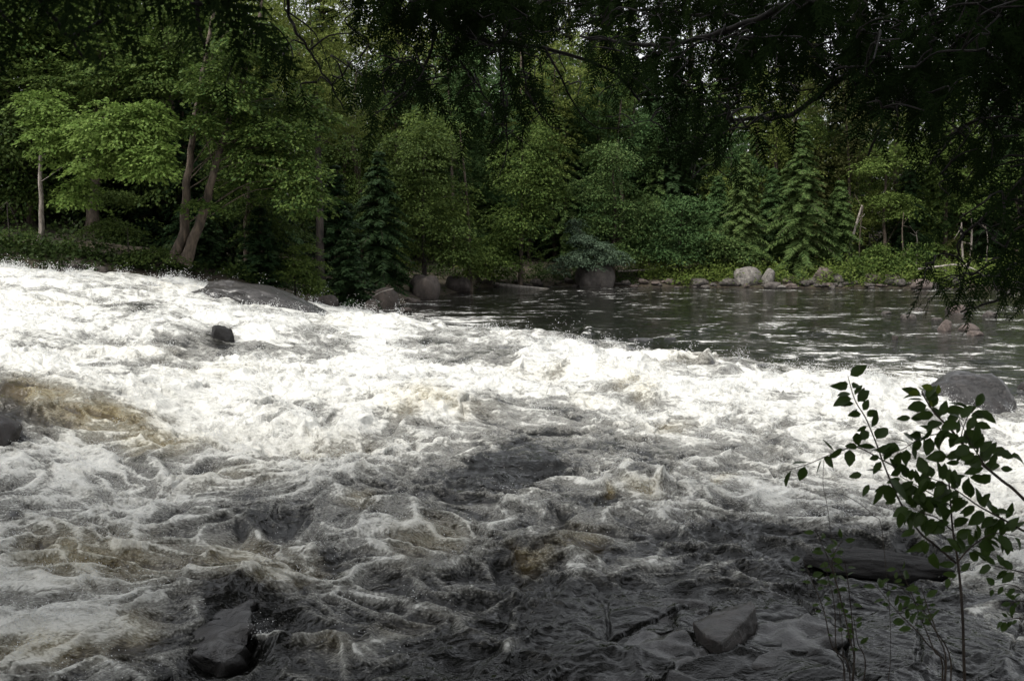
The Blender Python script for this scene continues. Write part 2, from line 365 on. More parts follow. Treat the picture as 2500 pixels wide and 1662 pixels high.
def river_fields(x, y, spacing):
    zb = base_z(x, y)
    for (u, v, rx, ry, h) in HUMPS:
        c = on_water(u, v); zb = zb + h * np.exp(-((x - c[0]) / rx) ** 2 - ((y - c[1]) / ry) ** 2)
    u, v = project(x, y, zb)
    # wander the lookup so no edge runs straight
    s = np.clip(y / 12, .35, 2.2)
    wu = 34 * perlin(x / s * .9, y / s * .9, 1) + 16 * perlin(x / s * 2.5, y / s * 2.5, 2)
    wv = (6 * perlin(x / s * .9 + 9, y / s * .9, 3) + 4 * perlin(x / s * 2.5, y / s * 2.5 + 4, 4)) * np.clip((v - 262) / 120, .15, 1.6)
    F = grid_lookup(FG, np.arange(0, 1025, 64.), FV, u + wu, v + wv)
    lift = np.zeros_like(x); L = np.zeros_like(x)
    for pts, w, f, h in LINES:
        d = seg_dist(u + wu * .22, v + wv * .35, pts, 1.8)
        k = np.exp(-(d / w) ** 2) * np.clip(.62 + 1.1 * perlin(x * 1.7, y * 1.7, 45) + .8 * perlin(x * 5, y * 5, 46), 0, 1.05)
        L = np.maximum(L, k * f); lift += h * np.exp(-(d / (w * 1.5)) ** 2)
    F = np.maximum(F, F * .6 + L * .8)
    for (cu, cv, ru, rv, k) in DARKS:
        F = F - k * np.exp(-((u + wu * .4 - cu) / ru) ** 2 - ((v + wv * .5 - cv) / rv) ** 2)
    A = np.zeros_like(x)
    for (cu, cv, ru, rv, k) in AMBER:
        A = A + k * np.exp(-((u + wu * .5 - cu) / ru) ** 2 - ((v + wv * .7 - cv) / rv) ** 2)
    F = F + sstep(.15, .5, F) * (.22 * perlin(x * .75 + 3, y * .75, 51) + .19 * perlin(x * 1.9, y * 1.9, 52) + .12 * perlin(x * 4.3, y * 4.3, 53)) * np.clip(y / 9, .6, 1.2)
    F = np.clip(F, 0, 1)
    # waves
    pool = sstep(-.55, -.72, zb) * sstep(15, 19, y)
    calm = sstep(560, 620, v) * sstep(470, 560, u)
    amp = (.25 + .9 * F) * (1 - pool * .78) * (1 - calm * .35)
    amp *= np.interp(y, [4, 7, 11, 18, 60], [.66, .78, .95, 1.1, 1.0])
    h = np.zeros_like(x); h2 = np.zeros_like(x); web = np.zeros_like(x); billow = np.zeros_like(x)
    wx = x + .35 * perlin(x * .8, y * .8, 7) + .12 * perlin(x * 3, y * 3, 17); wy = y + .35 * perlin(x * .8, y * .8, 8) + .1 * perlin(x * 3, y * 3, 18)
    rot = .22
    fx = wx * math.cos(rot) - wy * math.sin(rot); fy = wx * math.sin(rot) + wy * math.cos(rot)
    for i, (wl, a) in enumerate([(2.6, .18), (1.25, .12), (.6, .062), (.3, .046), (.15, .030), (.075, .018)]):
        w = np.clip(wl / spacing / 1.6 - 1, 0, 1)
        n = perlin(fx / wl / 1.35, fy / wl, 20 + i)
        r = 1 - 2 * np.abs(n)                     # ridged: sharp crests
        if i in (2, 3): web = np.maximum(web, w * np.clip(r, 0, 1) ** 3.5 * (1. if i == 2 else .85))
        if i < 2: val = n * .6 + .4 * (r - .4)
        else: val = (r - .45) * (.35 + .65 * F) + n * (1 - F) * .7
        h += w * a * val
        if i >= 2: h2 += w * (1 - F) * (r - .5) * [0, 0, .046, .032, .020, .010][i] * (1 - pool)
        if i >= 1: billow += w * (r - .45) * (.5 if i < 3 else .7)
    sl = sstep(585, 610, v) * sstep(520, 590, u) * sstep(9, 7.5, y)
    if sl.max() > 0:
        r_ = np.random.default_rng(77); sx = r_.uniform(-.3, 3.4, 46); sy = r_.uniform(3.8, 7.4, 46); sa = r_.uniform(-.13, .13, 46); sb = r_.uniform(-.08, .14, 46); so = r_.uniform(-.03, .03, 46)
        k_ = sl > 0; px_ = x[k_] + .05 * perlin(x[k_] * 3, y[k_] * 3, 63); py_ = y[k_] + .05 * perlin(x[k_] * 3, y[k_] * 3, 64)
        th = .5; ex = px_ * math.cos(th) + py_ * math.sin(th); ey = -px_ * math.sin(th) + py_ * math.cos(th)
        cxr = sx * math.cos(th) + sy * math.sin(th); cyr = -sx * math.sin(th) + sy * math.cos(th)
        D2 = (ex[:, None] - cxr) ** 2 * .55 + (ey[:, None] - cyr) ** 2 * 1.5
        o_ = np.argpartition(D2, 1, axis=1)[:, :2]; da = np.take_along_axis(D2, o_, 1); sw = np.argsort(da, 1); o_ = np.take_along_axis(o_, sw, 1); da = np.sqrt(np.take_along_axis(da, sw, 1))
        n_ = o_[:, 0]; e_ = da[:, 1] - da[:, 0]
        tz = so[n_] + sa[n_] * (px_ - sx[n_]) + sb[n_] * (py_ - sy[n_]) - .026 * np.exp(-(e_ / .020) ** 2)
        full = np.zeros_like(x); full[k_] = tz; lift = lift * (1 - sl * .5); zb = zb + sl * full; amp = amp * (1 - .72 * sl); h2 = h2 * (1 - .55 * sl)
    z = zb + lift * np.clip(.5 + 1.1 * perlin(x * 2.2, y * 2.2, 40), 0, 1.4) + amp * h + h2
    # spread the crests sideways so that they lean
    lean = amp * .075
    dx = lean * (perlin(fx * 2.1, fy * 2.1, 31) + .6 * perlin(fx * 5, fy * 5, 32))
    dy = -lean * .9 * (perlin(fx * 2.1, fy * 2.1, 33) + .6 * np.maximum(0, billow))
    near = sstep(13.5, 7, y)
    foam = np.clip(F + .16 * billow * sstep(0, .25, F) * (1 - .4 * calm) + near * sstep(.12, .45, F) * (web * .52 - .12), 0, 1)
    return z, dx, dy, foam, np.clip(A, 0, 1.3), amp, billow, u, v, (1 - pool * .6) * (1 - .5 * sl), pool, near

NC, NR = 1120, 610
a = np.linspace(-.80, .84, NC)
vref = np.linspace(800, 262.3, NR)
yy = FPX * CAM_Z / (vref - 225)
X = (a[None, :] * yy[:, None]); Y = np.repeat(yy[:, None], NC, 1)
spac = np.repeat((np.abs(np.gradient(yy)) * .55 + .5 * yy * (a[1] - a[0]))[:, None], NC, 1)
Z, DX, DY, FO, AM, AMP, BIL, UU, VV, RGH, POOLF, NEARF = river_fields(X, Y, spac)
V = np.stack([X + DX, Y + DY, Z], -1).reshape(-1, 3)
i = np.arange(NR - 1)[:, None] * NC; j = np.arange(NC - 1)[None, :]
F_ = np.stack([i + j, i + j + 1, i + NC + j + 1, i + NC + j], -1).reshape(-1, 4)

m, nt, b = new_mat('river_water'); M['water'] = m
co = coords(nt, 'Object', (.75, 1.05, .9), (0, 0, .2))
foam = attr(nt, 'foam'); amber = attr(nt, 'amber')
wn = nt.nodes.new('ShaderNodeTexNoise'); wn.inputs['Scale'].default_value = 2.2; wn.inputs['Detail'].default_value = 3
nt.links.new(co, wn.inputs['Vector'])
wv_ = nt.nodes.new('ShaderNodeVectorMath'); wv_.operation = 'MULTIPLY_ADD'; nt.links.new(wn.outputs['Color'], wv_.inputs[0]); wv_.inputs[1].default_value = (.28, .28, .28); nt.links.new(co, wv_.inputs[2])
warp = wv_.outputs[0]
n1 = noise(nt, warp, 4.5, 7, .66, .3); n2 = noise(nt, warp, 17, 6, .68, .2); n3 = noise(nt, co, 48, 4, .7)
pool = attr(nt, 'pool'); n0 = noise(nt, coords(nt, 'Object', (.9, 1.3, 1), (0, 0, .35)), 1.7, 8, .78, 1.2)
patch = mapr(nt, noise(nt, coords(nt, 'Object', (.6, 1.1, 1), (0, 0, -.3)), .36, 5, .65, 2.2), .44, .66, -.07, .11)
ridge = math_(nt, 'SUBTRACT', 1, math_(nt, 'MULTIPLY', math_(nt, 'ABSOLUTE', math_(nt, 'SUBTRACT', noise(nt, warp, 7, 4, .6), .5)), 5), True)
lace = math_(nt, 'ADD', math_(nt, 'ADD', math_(nt, 'MULTIPLY', math_(nt, 'SUBTRACT', n1, .5), 1.1), math_(nt, 'MULTIPLY', math_(nt, 'SUBTRACT', n2, .5), 1.0)),
             math_(nt, 'ADD', math_(nt, 'MULTIPLY', math_(nt, 'SUBTRACT', n3, .5), .9), math_(nt, 'MULTIPLY', math_(nt, 'SUBTRACT', ridge, .35), .22)))
lace = math_(nt, 'ADD', lace, math_(nt, 'MULTIPLY', pool, math_(nt, 'MULTIPLY', math_(nt, 'SUBTRACT', math_(nt, 'ADD', n0, patch), .54), 4.2)))
near = attr(nt, 'near')
vo = nt.nodes.new('ShaderNodeTexVoronoi'); vo.inputs['Scale'].default_value = 55; nt.links.new(warp, vo.inputs['Vector'])
bub = math_(nt, 'MULTIPLY', math_(nt, 'SUBTRACT', .45, vo.outputs['Distance']), .55)
lace = math_(nt, 'ADD', math_(nt, 'MULTIPLY', lace, math_(nt, 'SUBTRACT', 1.15, math_(nt, 'MULTIPLY', near, .45))), math_(nt, 'MULTIPLY', near, bub))
lace = math_(nt, 'MULTIPLY', lace, math_(nt, 'MAXIMUM', mapr(nt, foam, .06, .38, .12, 1), pool))
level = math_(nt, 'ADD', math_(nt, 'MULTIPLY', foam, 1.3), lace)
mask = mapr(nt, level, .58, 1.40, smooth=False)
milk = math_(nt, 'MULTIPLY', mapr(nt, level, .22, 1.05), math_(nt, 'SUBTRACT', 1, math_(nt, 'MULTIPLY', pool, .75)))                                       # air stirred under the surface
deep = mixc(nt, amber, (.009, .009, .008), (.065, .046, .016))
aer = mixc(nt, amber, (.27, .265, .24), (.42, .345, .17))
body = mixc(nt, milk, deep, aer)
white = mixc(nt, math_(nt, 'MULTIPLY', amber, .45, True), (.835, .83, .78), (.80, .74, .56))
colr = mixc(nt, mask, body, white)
nt.links.new(colr, b.inputs['Base Color'])
nt.links.new(mapr(nt, mask, 0, 1, .035, .42), b.inputs['Roughness'])
b.inputs['IOR'].default_value = 1.33
rip = math_(nt, 'ADD', math_(nt, 'MULTIPLY', noise(nt, warp, 7, 2, .5), .9), math_(nt, 'MULTIPLY', ridge, .16))
rip = math_(nt, 'ADD', rip, math_(nt, 'MULTIPLY', math_(nt, 'MULTIPLY', noise(nt, coords(nt, 'Object', (.7, 1.5, 1)), 1.6, 3, .55, .3), pool), .9))
hgt = math_(nt, 'ADD', rip, math_(nt, 'MULTIPLY', mapr(nt, mask, .05, .6, .05, .65), math_(nt, 'ADD', math_(nt, 'MULTIPLY', n2, .6), math_(nt, 'MULTIPLY', n3, .36))))
bp = node(nt, 'ShaderNodeBump', Distance=.08); nt.links.new(hgt, bp.inputs['Height'])
nt.links.new(math_(nt, 'MULTIPLY', mapr(nt, foam, 0, .8, .75, 1.0), attr(nt, 'rough')), bp.inputs['Strength'])
nt.links.new(bp.outputs[0], b.inputs['Normal'])
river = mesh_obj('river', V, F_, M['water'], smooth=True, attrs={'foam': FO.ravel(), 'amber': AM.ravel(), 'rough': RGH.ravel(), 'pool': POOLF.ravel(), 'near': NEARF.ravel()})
tag(river, 'white water and dark pool of the river', 'river', kind='structure')

# spray thrown up from the broken crests
fl = np.where((FO.ravel() > .55) & (BIL.ravel() > .35))[0]
pw = (FO.ravel()[fl] ** 2) * (AMP.ravel()[fl]) * Y.ravel()[fl] ** 1.2
edge = np.zeros(len(fl))
for pts, w_, k_ in [([(0, 272), (90, 280), (200, 287), (285, 288)], 6, 9), ([(335, 318), (440, 322), (540, 325)], 6, 4), ([(540, 350), (620, 352), (720, 364), (880, 388)], 8, 7),
                    ([(500, 330), (560, 330), (600, 336)], 8, 4), ([(350, 400), (500, 400)], 20, 1.5), ([(600, 400), (900, 420)], 25, 2), ([(600, 480), (720, 500), (830, 520)], 14, 2.5), ([(0, 500), (200, 440)], 20, 1)]:
    edge += k_ * np.exp(-(seg_dist(UU.ravel()[fl], VV.ravel()[fl], pts) / w_) ** 2)
pw = pw * (.7 + edge * np.clip(.08 + 1.6 * perlin(V[fl, 0] * .9, V[fl, 1] * .9, 48), .04, 1)); pw /= pw.sum()
jets = RNG.choice(fl, 5200, p=pw)
oc = np.array([[1, 1, 1], [-1, -1, 1], [-1, 1, -1], [1, -1, -1]], float) * .75
of = np.array([[0, 1, 2], [0, 3, 1], [0, 2, 3], [1, 3, 2]])
cs, rs = [], []
for k in jets:
    p = V[k]; n = RNG.integers(8, 30); d = unit(RNG.normal([.25, -.1, 1.0], [.6, .5, .25]))
    hgt_ = (abs(RNG.normal(0, .085)) + .03) * (2.1 if p[1] > 17.5 and RNG.random() < .35 else 1)
    t = RNG.random(n) ** 1.4
    pp = p + d * (t * hgt_ * 1.5)[:, None] + RNG.normal(0, 1, (n, 3)) * np.array([1.6, 1, 1]) * (.016 + .045 * t)[:, None]
    pp[:, 2] -= .25 * hgt_ * t * t
    cs.append(pp); rs.append(RNG.uniform(.0030, .0085, n) * (1.25 - .7 * t) * max(.55, p[1] / 15))
cs = np.concatenate(cs); rs = np.concatenate(rs)
q_ = RNG.normal(0, 1, (len(cs), 4)); q_ /= np.linalg.norm(q_, axis=1)[:, None]; w_, x_, y_, z_ = q_.T
RM = np.stack([1 - 2 * (y_ * y_ + z_ * z_), 2 * (x_ * y_ - z_ * w_), 2 * (x_ * z_ + y_ * w_), 2 * (x_ * y_ + z_ * w_), 1 - 2 * (x_ * x_ + z_ * z_), 2 * (y_ * z_ - x_ * w_), 2 * (x_ * z_ - y_ * w_), 2 * (y_ * z_ + x_ * w_), 1 - 2 * (x_ * x_ + y_ * y_)], -1).reshape(-1, 3, 3)
VS = (cs[:, None, :] + np.einsum('nij,kj->nki', RM, oc) * rs[:, None, None]).reshape(-1, 3)
FS = (of[None] + 4 * np.arange(len(cs))[:, None, None]).reshape(-1, 3)
m, nt, b = new_mat('spray'); b.inputs['Base Color'].default_value = (.80, .81, .80, 1); b.inputs['Roughness'].default_value = .25; M['spray'] = m
tag(mesh_obj('spray', VS, FS, M['spray'], smooth=True), 'white droplets thrown up from the rapids', 'spray', kind='stuff')

# ------------------------------------------------------------------ ground
SH = np.array([(-400, -60, 2.2), (-120, 5, 1.8), (-40, 20, 1.5), (-18, 23.2, 1.4), (-13, 24.3, 1.33), (-10.2, 25.4, 1.12), (-7.4, 27, .85), (-6.4, 31.5, -.02), (-5.2, 35.8, -.72), (-3.7, 42, -.8), (-1.5, 49.5, -.8),
               (1, 50.8, -.8), (5.1, 50.5, -.8), (9, 50, -.8), (12.6, 49.2, -.8), (19.8, 49, -.8), (26, 48.6, -.8), (45, 46, -.8), (90, 25, -.8), (400, -150, -.8)])
def shore_dist(x, y):
    """signed distance to the far waterline (positive on land) and the level of the water there"""
    x = np.asarray(x, float); y = np.asarray(y, float)
    d = np.full(x.shape, 1e9); z = np.zeros(x.shape)
    for (x0, y0, z0), (x1, y1, z1) in zip(SH[:-1], SH[1:]):
        ex, ey = x1 - x0, y1 - y0
        t = np.clip(((x - x0) * ex + (y - y0) * ey) / (ex * ex + ey * ey), 0, 1)
        dd = np.hypot(x - x0 - t * ex, y - y0 - t * ey)
        z = np.where(dd < d, z0 + t * (z1 - z0), z); d = np.minimum(d, dd)
    return np.where(y > np.interp(x, SH[:, 0], SH[:, 1]), d, -d), z
def ground_z(x, y):
    x = np.asarray(x, float); y = np.asarray(y, float)
    d, zs = shore_dist(x, y)
    land = zs + np.interp(d, [-3, 0, .8, 2.5, 6, 20, 45, 90, 400], [-.9, -.08, .28, .5, .85, 2.2, 4.5, 7, 12]) + .12 * perlin(x * .7, y * .7, 50) * np.clip(d, 0, 1)
    bed = base_z(x, y) - .55
    far = np.where(d > -2.5, np.maximum(land, bed) if False else np.where(d > 0, land, np.minimum(land, bed + .3)), bed)
    near = np.interp(y, [-400, -30, -5, 0, 2, 3.3, 4.2, 5], [14, 4, 1.2, .85, .62, .30, -.1, -.8]) + .05 * perlin(x * 1.3, y * 1.3, 51)
    return np.where(y < 6, np.where(y < 4.6, near, np.minimum(near, bed) if False else np.where(near > bed, near, bed)), far)
gx = np.unique(np.concatenate([np.linspace(-500, -60, 16), np.linspace(-60, -22, 26), np.linspace(-22, 40, 170), np.linspace(40, 90, 26), np.linspace(90, 500, 16)]))
gy = np.unique(np.concatenate([np.linspace(-400, -20, 14), np.linspace(-20, 8, 70), np.linspace(8, 20, 16), np.linspace(20, 62, 130), np.linspace(62, 110, 24), np.linspace(110, 700, 20)]))
GXX, GYY = np.meshgrid(gx, gy); GZ = ground_z(GXX, GYY)
nx = len(gx); i = np.arange(len(gy) - 1)[:, None] * nx; j = np.arange(nx - 1)[None, :]
m, nt, b = new_mat('forest_floor'); M['ground'] = m
co = coords(nt); n1 = noise(nt, co, 1.2, 8, .65); n2 = noise(nt, co, 9, 5, .6)
c = mixc(nt, mapr(nt, n1, .35, .65), (.030, .022, .014), (.055, .042, .026)); c = mixc(nt, mapr(nt, n2, .52, .68, 0, .7), c, (.035, .05, .014))
nt.links.new(c, b.inputs['Base Color']); b.inputs['Roughness'].default_value = .95
bp = node(nt, 'ShaderNodeBump', Strength=.8, Distance=.08); nt.links.new(n2, bp.inputs['Height']); nt.links.new(bp.outputs[0], b.inputs['Normal'])
tag(mesh_obj('ground', np.stack([GXX, GYY, GZ], -1).reshape(-1, 3), np.stack([i + j, i + j + 1, i + nx + j + 1, i + nx + j], -1).reshape(-1, 4), M['ground'], smooth=True), 'dark forest floor on both banks of the river', 'ground', kind='structure')
def gz(x, y): return float(ground_z(np.array([x]), np.array([y]))[0])

# ------------------------------------------------------------------ rocks
import bmesh
def rock_mesh(seed, angular=.5, sub=4, flat=.7):
    r = np.random.default_rng(seed)
    bm = bmesh.new(); bmesh.ops.create_icosphere(bm, subdivisions=sub, radius=1)
    pts = np.array([v.co[:] for v in bm.verts])
    for _ in range(int(4 + 8 * angular)):                       # broken faces
        n = unit(r.normal(0, 1, 3)); k = r.uniform(.62, .9)
        d = pts @ n; over = d > k
        pts[over] -= np.outer((d[over] - k) * .92, n)
    o = r.uniform(0, 50, 3)
    for f, a_ in ((1.3, .16), (3, .06), (7, .028), (15, .016), (31, .010)):
        pts *= 1 + a_ * (perlin(pts[:, 0] * f + o[0], pts[:, 1] * f + pts[:, 2] * f * .7 + o[1], seed % 17))[:, None]
    q = pts * 2.3 + o; rd = 1 - 2 * np.abs(perlin(q[:, 0] + .6 * q[:, 2], q[:, 1] - 1.3 * q[:, 2], (seed + 3) % 19)); pts *= (1 - .05 * np.clip(rd, 0, 1) ** 8)[:, None]
    pts[:, 2] *= flat
    F = np.array([[v.index for v in f.verts] for f in bm.faces]); bm.free()
    return pts, F
ROCKS = [rock_mesh(100 + k, ang, 3 if k else 3, fl_) for k, (ang, fl_) in enumerate([(.3, .7), (.7, .75), (1., .6), (.5, .55), (.1, .6), (.8, .9)])]
_rm = {}
def rock(name, label, loc, size, mat, variant=0, rz=0., group=None, cat='rock', tilt=(0, 0)):
    key = (variant, mat)
    o = mesh_obj(name, *ROCKS[variant], M[mat], smooth=True) if key not in _rm else None
    if o is None:
        o = bpy.data.objects.new(name, _rm[key]); COL.objects.link(o)
    _rm[key] = o.data
    o.location = tuple(float(q) for q in loc); o.scale = size; o.rotation_euler = (tilt[0], tilt[1], rz)
    return tag(o, label, cat, group)
def big_rock(name, label, loc, size, mat, seed, ang, flat, rz=0., tilt=(0, 0), cat='rock', sub=5):
    o = mesh_obj(name, *rock_mesh(seed, ang, sub, flat), M[mat], smooth=True)
    o.location = tuple(float(q) for q in loc); o.scale = size; o.rotation_euler = (tilt[0], tilt[1], rz)
    return tag(o, label, cat)
# ledge between the rapids and the side channel
c = P(262, 303, 23.4)
big_rock('rock_ledge', 'long smooth dark wet ledge parting the upper rapids from the side channel', (c[0] + .10, 23.4, c[2] - .06), (1.95, 1.2, .85), 'rock_wet', 31, .25, .62, -.12, (0, .22), sub=6)
c = P(324, 300, 28.5); rock('boulder', 'grey mossy boulder behind the wet ledge beside the side channel', (c[0], 28.5, c[2] - .1), (.42, .4, .42), 'rock_dark', 1, .4)
c = on_water(219, 345); big_rock('boulder', 'small black block of rock standing up amid the white upper rapids', (c[0], c[1] + .1, c[2] + .13), (.22, .18, .24), 'rock_black', 52, 1., .95, .3, sub=4)
c = on_water(4, 440); big_rock('boulder', 'black rock at the water edge under the amber chute', (c[0] - .05, c[1], c[2] + .02), (.22, .25, .28), 'rock_wet_brown', 34, .6, .8, sub=4)
c = on_water(972, 409); big_rock('boulder', 'large smooth grey dome of rock in the pool behind the leafy shrub', (c[0], c[1] + .4, c[2] - .12), (.92, .75, .78), 'rock_wet', 36, .05, .9, .2, (0, .12))
c = on_water(1024, 388); rock('boulder', 'dark reddish rock beyond the smooth grey dome at the picture edge', (c[0] + .15, c[1], c[2]), (.4, .3, .28), 'rock_wet_brown', 1, .7)
c = on_water(880, 566); big_rock('rock_ledge', 'low rock shelf, black for the dark hole under the water lip, behind the thin shrub stems', (c[0] + .02, c[1] + .14, c[2] - .055), (.60, .20, .17), 'rock_black', 43, .15, .62, -.06, (0, .05), sub=5)  # black colour paints the shade of the hole below the water lip
for (u, v, w, var) in ((577, 341, 28, 2), (640, 339, 30, 3), (669, 338, 16, 1)):
    c = on_water(u, v); s = w / FPX * c[1] * .5
    rock('boulder', {577: 'low black rock at the crest where a splash rises above the pool', 640: 'wide flat dark rock awash in the near side of the pool', 669: 'small dark rock beside the wide flat one awash in the pool'}[u], (c[0], c[1], c[2] - .03), (s, s * .7, s * .38), 'rock_wet', var, .3)
c = on_water(533, 556); rock('boulder', 'mossy yellow-brown rock under a thin curl of water in the near rapids', (c[0], c[1] + .03, c[2] - .03), (.12, .11, .13), 'rock_wet_brown', 4, .3)
# broken block on the near slab
def block(name, label, loc, top, h, mat, seed, drop, rough=.010):
    """slab of broken rock: TOP is its upper outline, DROP how far the lower outline is shifted"""
    r = np.random.default_rng(seed); bm = bmesh.new()
    vt = [bm.verts.new((x, y, z)) for x, y, z in top]; vb = [bm.verts.new((x + drop[0], y + drop[1], z - h)) for x, y, z in top]
    bm.faces.new(vt); bm.faces.new(vb[::-1])
    n = len(top)
    for k in range(n): bm.faces.new((vt[(k + 1) % n], vt[k], vb[k], vb[(k + 1) % n]))
    bmesh.ops.recalc_face_normals(bm, faces=bm.faces)
    bmesh.ops.bevel(bm, geom=list(bm.edges), offset=.014, segments=2, affect='EDGES', profile=.6)
    bmesh.ops.triangulate(bm, faces=bm.faces)
    for _ in range(3): 
        bmesh.ops.subdivide_edges(bm, edges=[e for e in bm.edges if e.calc_length() > .03], cuts=1)
        bmesh.ops.triangulate(bm, faces=bm.faces)
    bm.normal_update()
    pts = np.array([v.co[:] for v in bm.verts]); nr = np.array([v.normal[:] for v in bm.verts])
    q = pts * 9
    pts += nr * (rough * perlin(q[:, 0] * .8, q[:, 1] + q[:, 2], 60) + .005 * perlin(q[:, 0] * 3 + q[:, 2], q[:, 1] * 3, 61))[:, None]
    F = np.array([[v.index for v in f.verts] for f in bm.faces]); bm.free()
    o = mesh_obj(name, pts, F, M[mat]); o.location = tuple(float(k) for k in loc)
    return tag(o, label, 'rock')
c = on_water(722, 640)
pix = [(692, 625), (727, 613), (751, 611), (755, 617), (740, 634), (720, 650), (704, 640)]
tp = []
for k, (u, v) in enumerate(pix):
    q = on_water(u, v + 8) ; tp.append((q[0] - c[0], q[1] - c[1], [.07, .10, .115, .11, .105, .09, .08][k] - .0))
block('rock_block', 'angular reddish-brown block of rock lying on the wet near slab', c, tp, .16, 'rock_wet_brown', 5, (.015, -.03))
pix = [(176, 628), (190, 606), (216, 592), (240, 592), (252, 604), (251, 630), (243, 652), (226, 658), (200, 650)]
c2_ = on_water(218, 626); tp = [tuple(np.append((on_water(*q) - c2_)[:2], h_)) for q, h_ in zip(pix, [-.06, -.01, .025, .04, .05, .035, -.005, -.03, -.05])]
block('black_rock', 'black broken rock face with water falling beside it in the near rapids', c2_, tp, .22, 'rock_wet', 8, (.03, -.01), .05)
c = on_water(772, 668)
tp = [tuple(np.append((on_water(u, v) - c)[:2], h)) for (u, v), h in zip([(751, 670), (757, 661), (775, 656), (790, 662), (796, 669), (782, 672), (765, 673)], [.02, .03, .05, .05, .035, .02, .015])]
block('rock_block', 'small low wet stone in the water below the angular block', c, tp, .10, 'rock_wet', 6, (0, -.01))

for sd_, (lab, pix, hs_) in enumerate([
 ('broad flat wet slab left of the angular block, edged by a dark crack', [(604, 672), (611, 652), (640, 634), (676, 630), (700, 648), (716, 660), (704, 684), (620, 690)], [-.012, .008, .022, .026, .02, .012, .0, -.012]),
 ('narrow pale wet slab behind the angular block', [(630, 607), (655, 600), (704, 601), (712, 609), (690, 620), (668, 624)], [-.004, .008, .014, .010, .004, -.006]),
 ('flat wet slab right of the angular block under thin water', [(757, 622), (800, 616), (850, 626), (842, 642), (800, 655), (745, 652)], [.012, .014, .006, -.008, -.012, .002])]):
    cx_ = np.mean([on_water(*q) for q in pix], axis=0)
    tp = [tuple(np.append((on_water(*q) - cx_)[:2], h_ - .004)) for q, h_ in zip(pix, hs_)]
    block('flat_rock', lab, cx_, tp, .12, 'slab', 20 + sd_, (0, 0), .040)
# rocks along the far shore: (u, v of the foot, width px, height px, material, variant, label)
SHORE = [
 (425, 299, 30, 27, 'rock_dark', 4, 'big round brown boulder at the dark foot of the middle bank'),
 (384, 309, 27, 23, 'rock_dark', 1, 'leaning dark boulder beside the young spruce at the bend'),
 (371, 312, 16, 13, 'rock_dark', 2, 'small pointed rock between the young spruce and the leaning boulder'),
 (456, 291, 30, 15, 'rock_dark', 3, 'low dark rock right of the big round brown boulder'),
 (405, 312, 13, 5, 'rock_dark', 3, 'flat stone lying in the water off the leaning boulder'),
 (597, 287, 38, 27, 'rock', 4, 'big rounded grey boulder under the blue-green pine'),
 (748, 285, 28, 19, 'rock_lichen', 1, 'long pale boulder with lichen leaning left on the grassy shore'),
 (769, 285, 14, 16, 'rock_lichen', 5, 'upright pale boulder right of the long lichen boulder'),
 (759, 270, 23, 13, 'rock', 1, 'grey flat-topped boulder up the bank behind the lichen boulder'),
 (824, 281, 21, 15, 'rock_red', 0, 'rounded reddish boulder at the end of the yellow ferns'),
 (838, 283, 17, 9, 'rock', 2, 'low grey rock beside the rounded reddish boulder'),
 (874, 283, 19, 10, 'rock_red', 3, 'wide reddish-grey rock before the green bushes'),
 (895, 281, 34, 7, 'rock_red', 3, 'long flat pinkish ledge on the waterline'),
 (924, 289, 24, 10, 'rock_red', 2, 'flat red-brown slab sloping into the pool'),
 (931, 278, 16, 12, 'rock_red', 0, 'round reddish boulder above the flat red-brown slab'),
 (943, 277, 13, 9, 'rock', 4, 'round grey boulder next to the round reddish one'),
 (966, 278, 13, 9, 'rock_red', 1, 'reddish boulder under the fallen pale branch'),
 (889, 265, 13, 6, 'rock_lichen', 1, 'pale stone up the bank among the green bushes'),
 (974, 262, 12, 9, 'rock', 0, 'grey boulder among the dead snags up the bank'),
 (699, 286, 22, 8, 'rock', 3, 'broad low grey rock at the left end of the yellow ferns'),
 (729, 286, 20, 8, 'rock', 2, 'broad low grey rock left of the long lichen boulder'),
 (780, 288, 14, 3.5, 'rock_lichen', 3, 'flat pale stone awash before the upright boulder'),
 (66, 271, 34, 9, 'rock_dark', 3, 'low brown rock behind the spray of the upper rapids'),
 (98, 274, 22, 7, 'rock_dark', 2, 'dark rock right of the low brown rock behind the spray'),
]
def at_shore(u, v):
    """first land point along the ray of (u, v)"""
    dx, dv = (u - 512) / FPX, (340 - v) / FPX
    d = np.array([dx, CT + dv * ST, -ST + dv * CT]) / (CT + dv * ST)
    ys = np.arange(20, 75, .1); zr = CAM_Z + d[2] * ys
    h = np.maximum(ground_z(d[0] * ys, ys), base_z(d[0] * ys, ys))
    k = int(np.argmax(zr < h)) if (zr < h).any() else len(ys) - 1
    return np.array([d[0] * ys[k], ys[k], h[k]])
for k, (u, v, w, h, mat, var, lab) in enumerate(SHORE):
    c = at_shore(u, v); s = c[1] / FPX
    rock('boulder', lab, (c[0], c[1] + w * s * .3, c[2] + h * s * .32), (w * s * .52, w * s * .45, h * s * .72 / [.7, .75, .6, .55, .6, .9][var]), mat, var, random.uniform(-.5, .5))
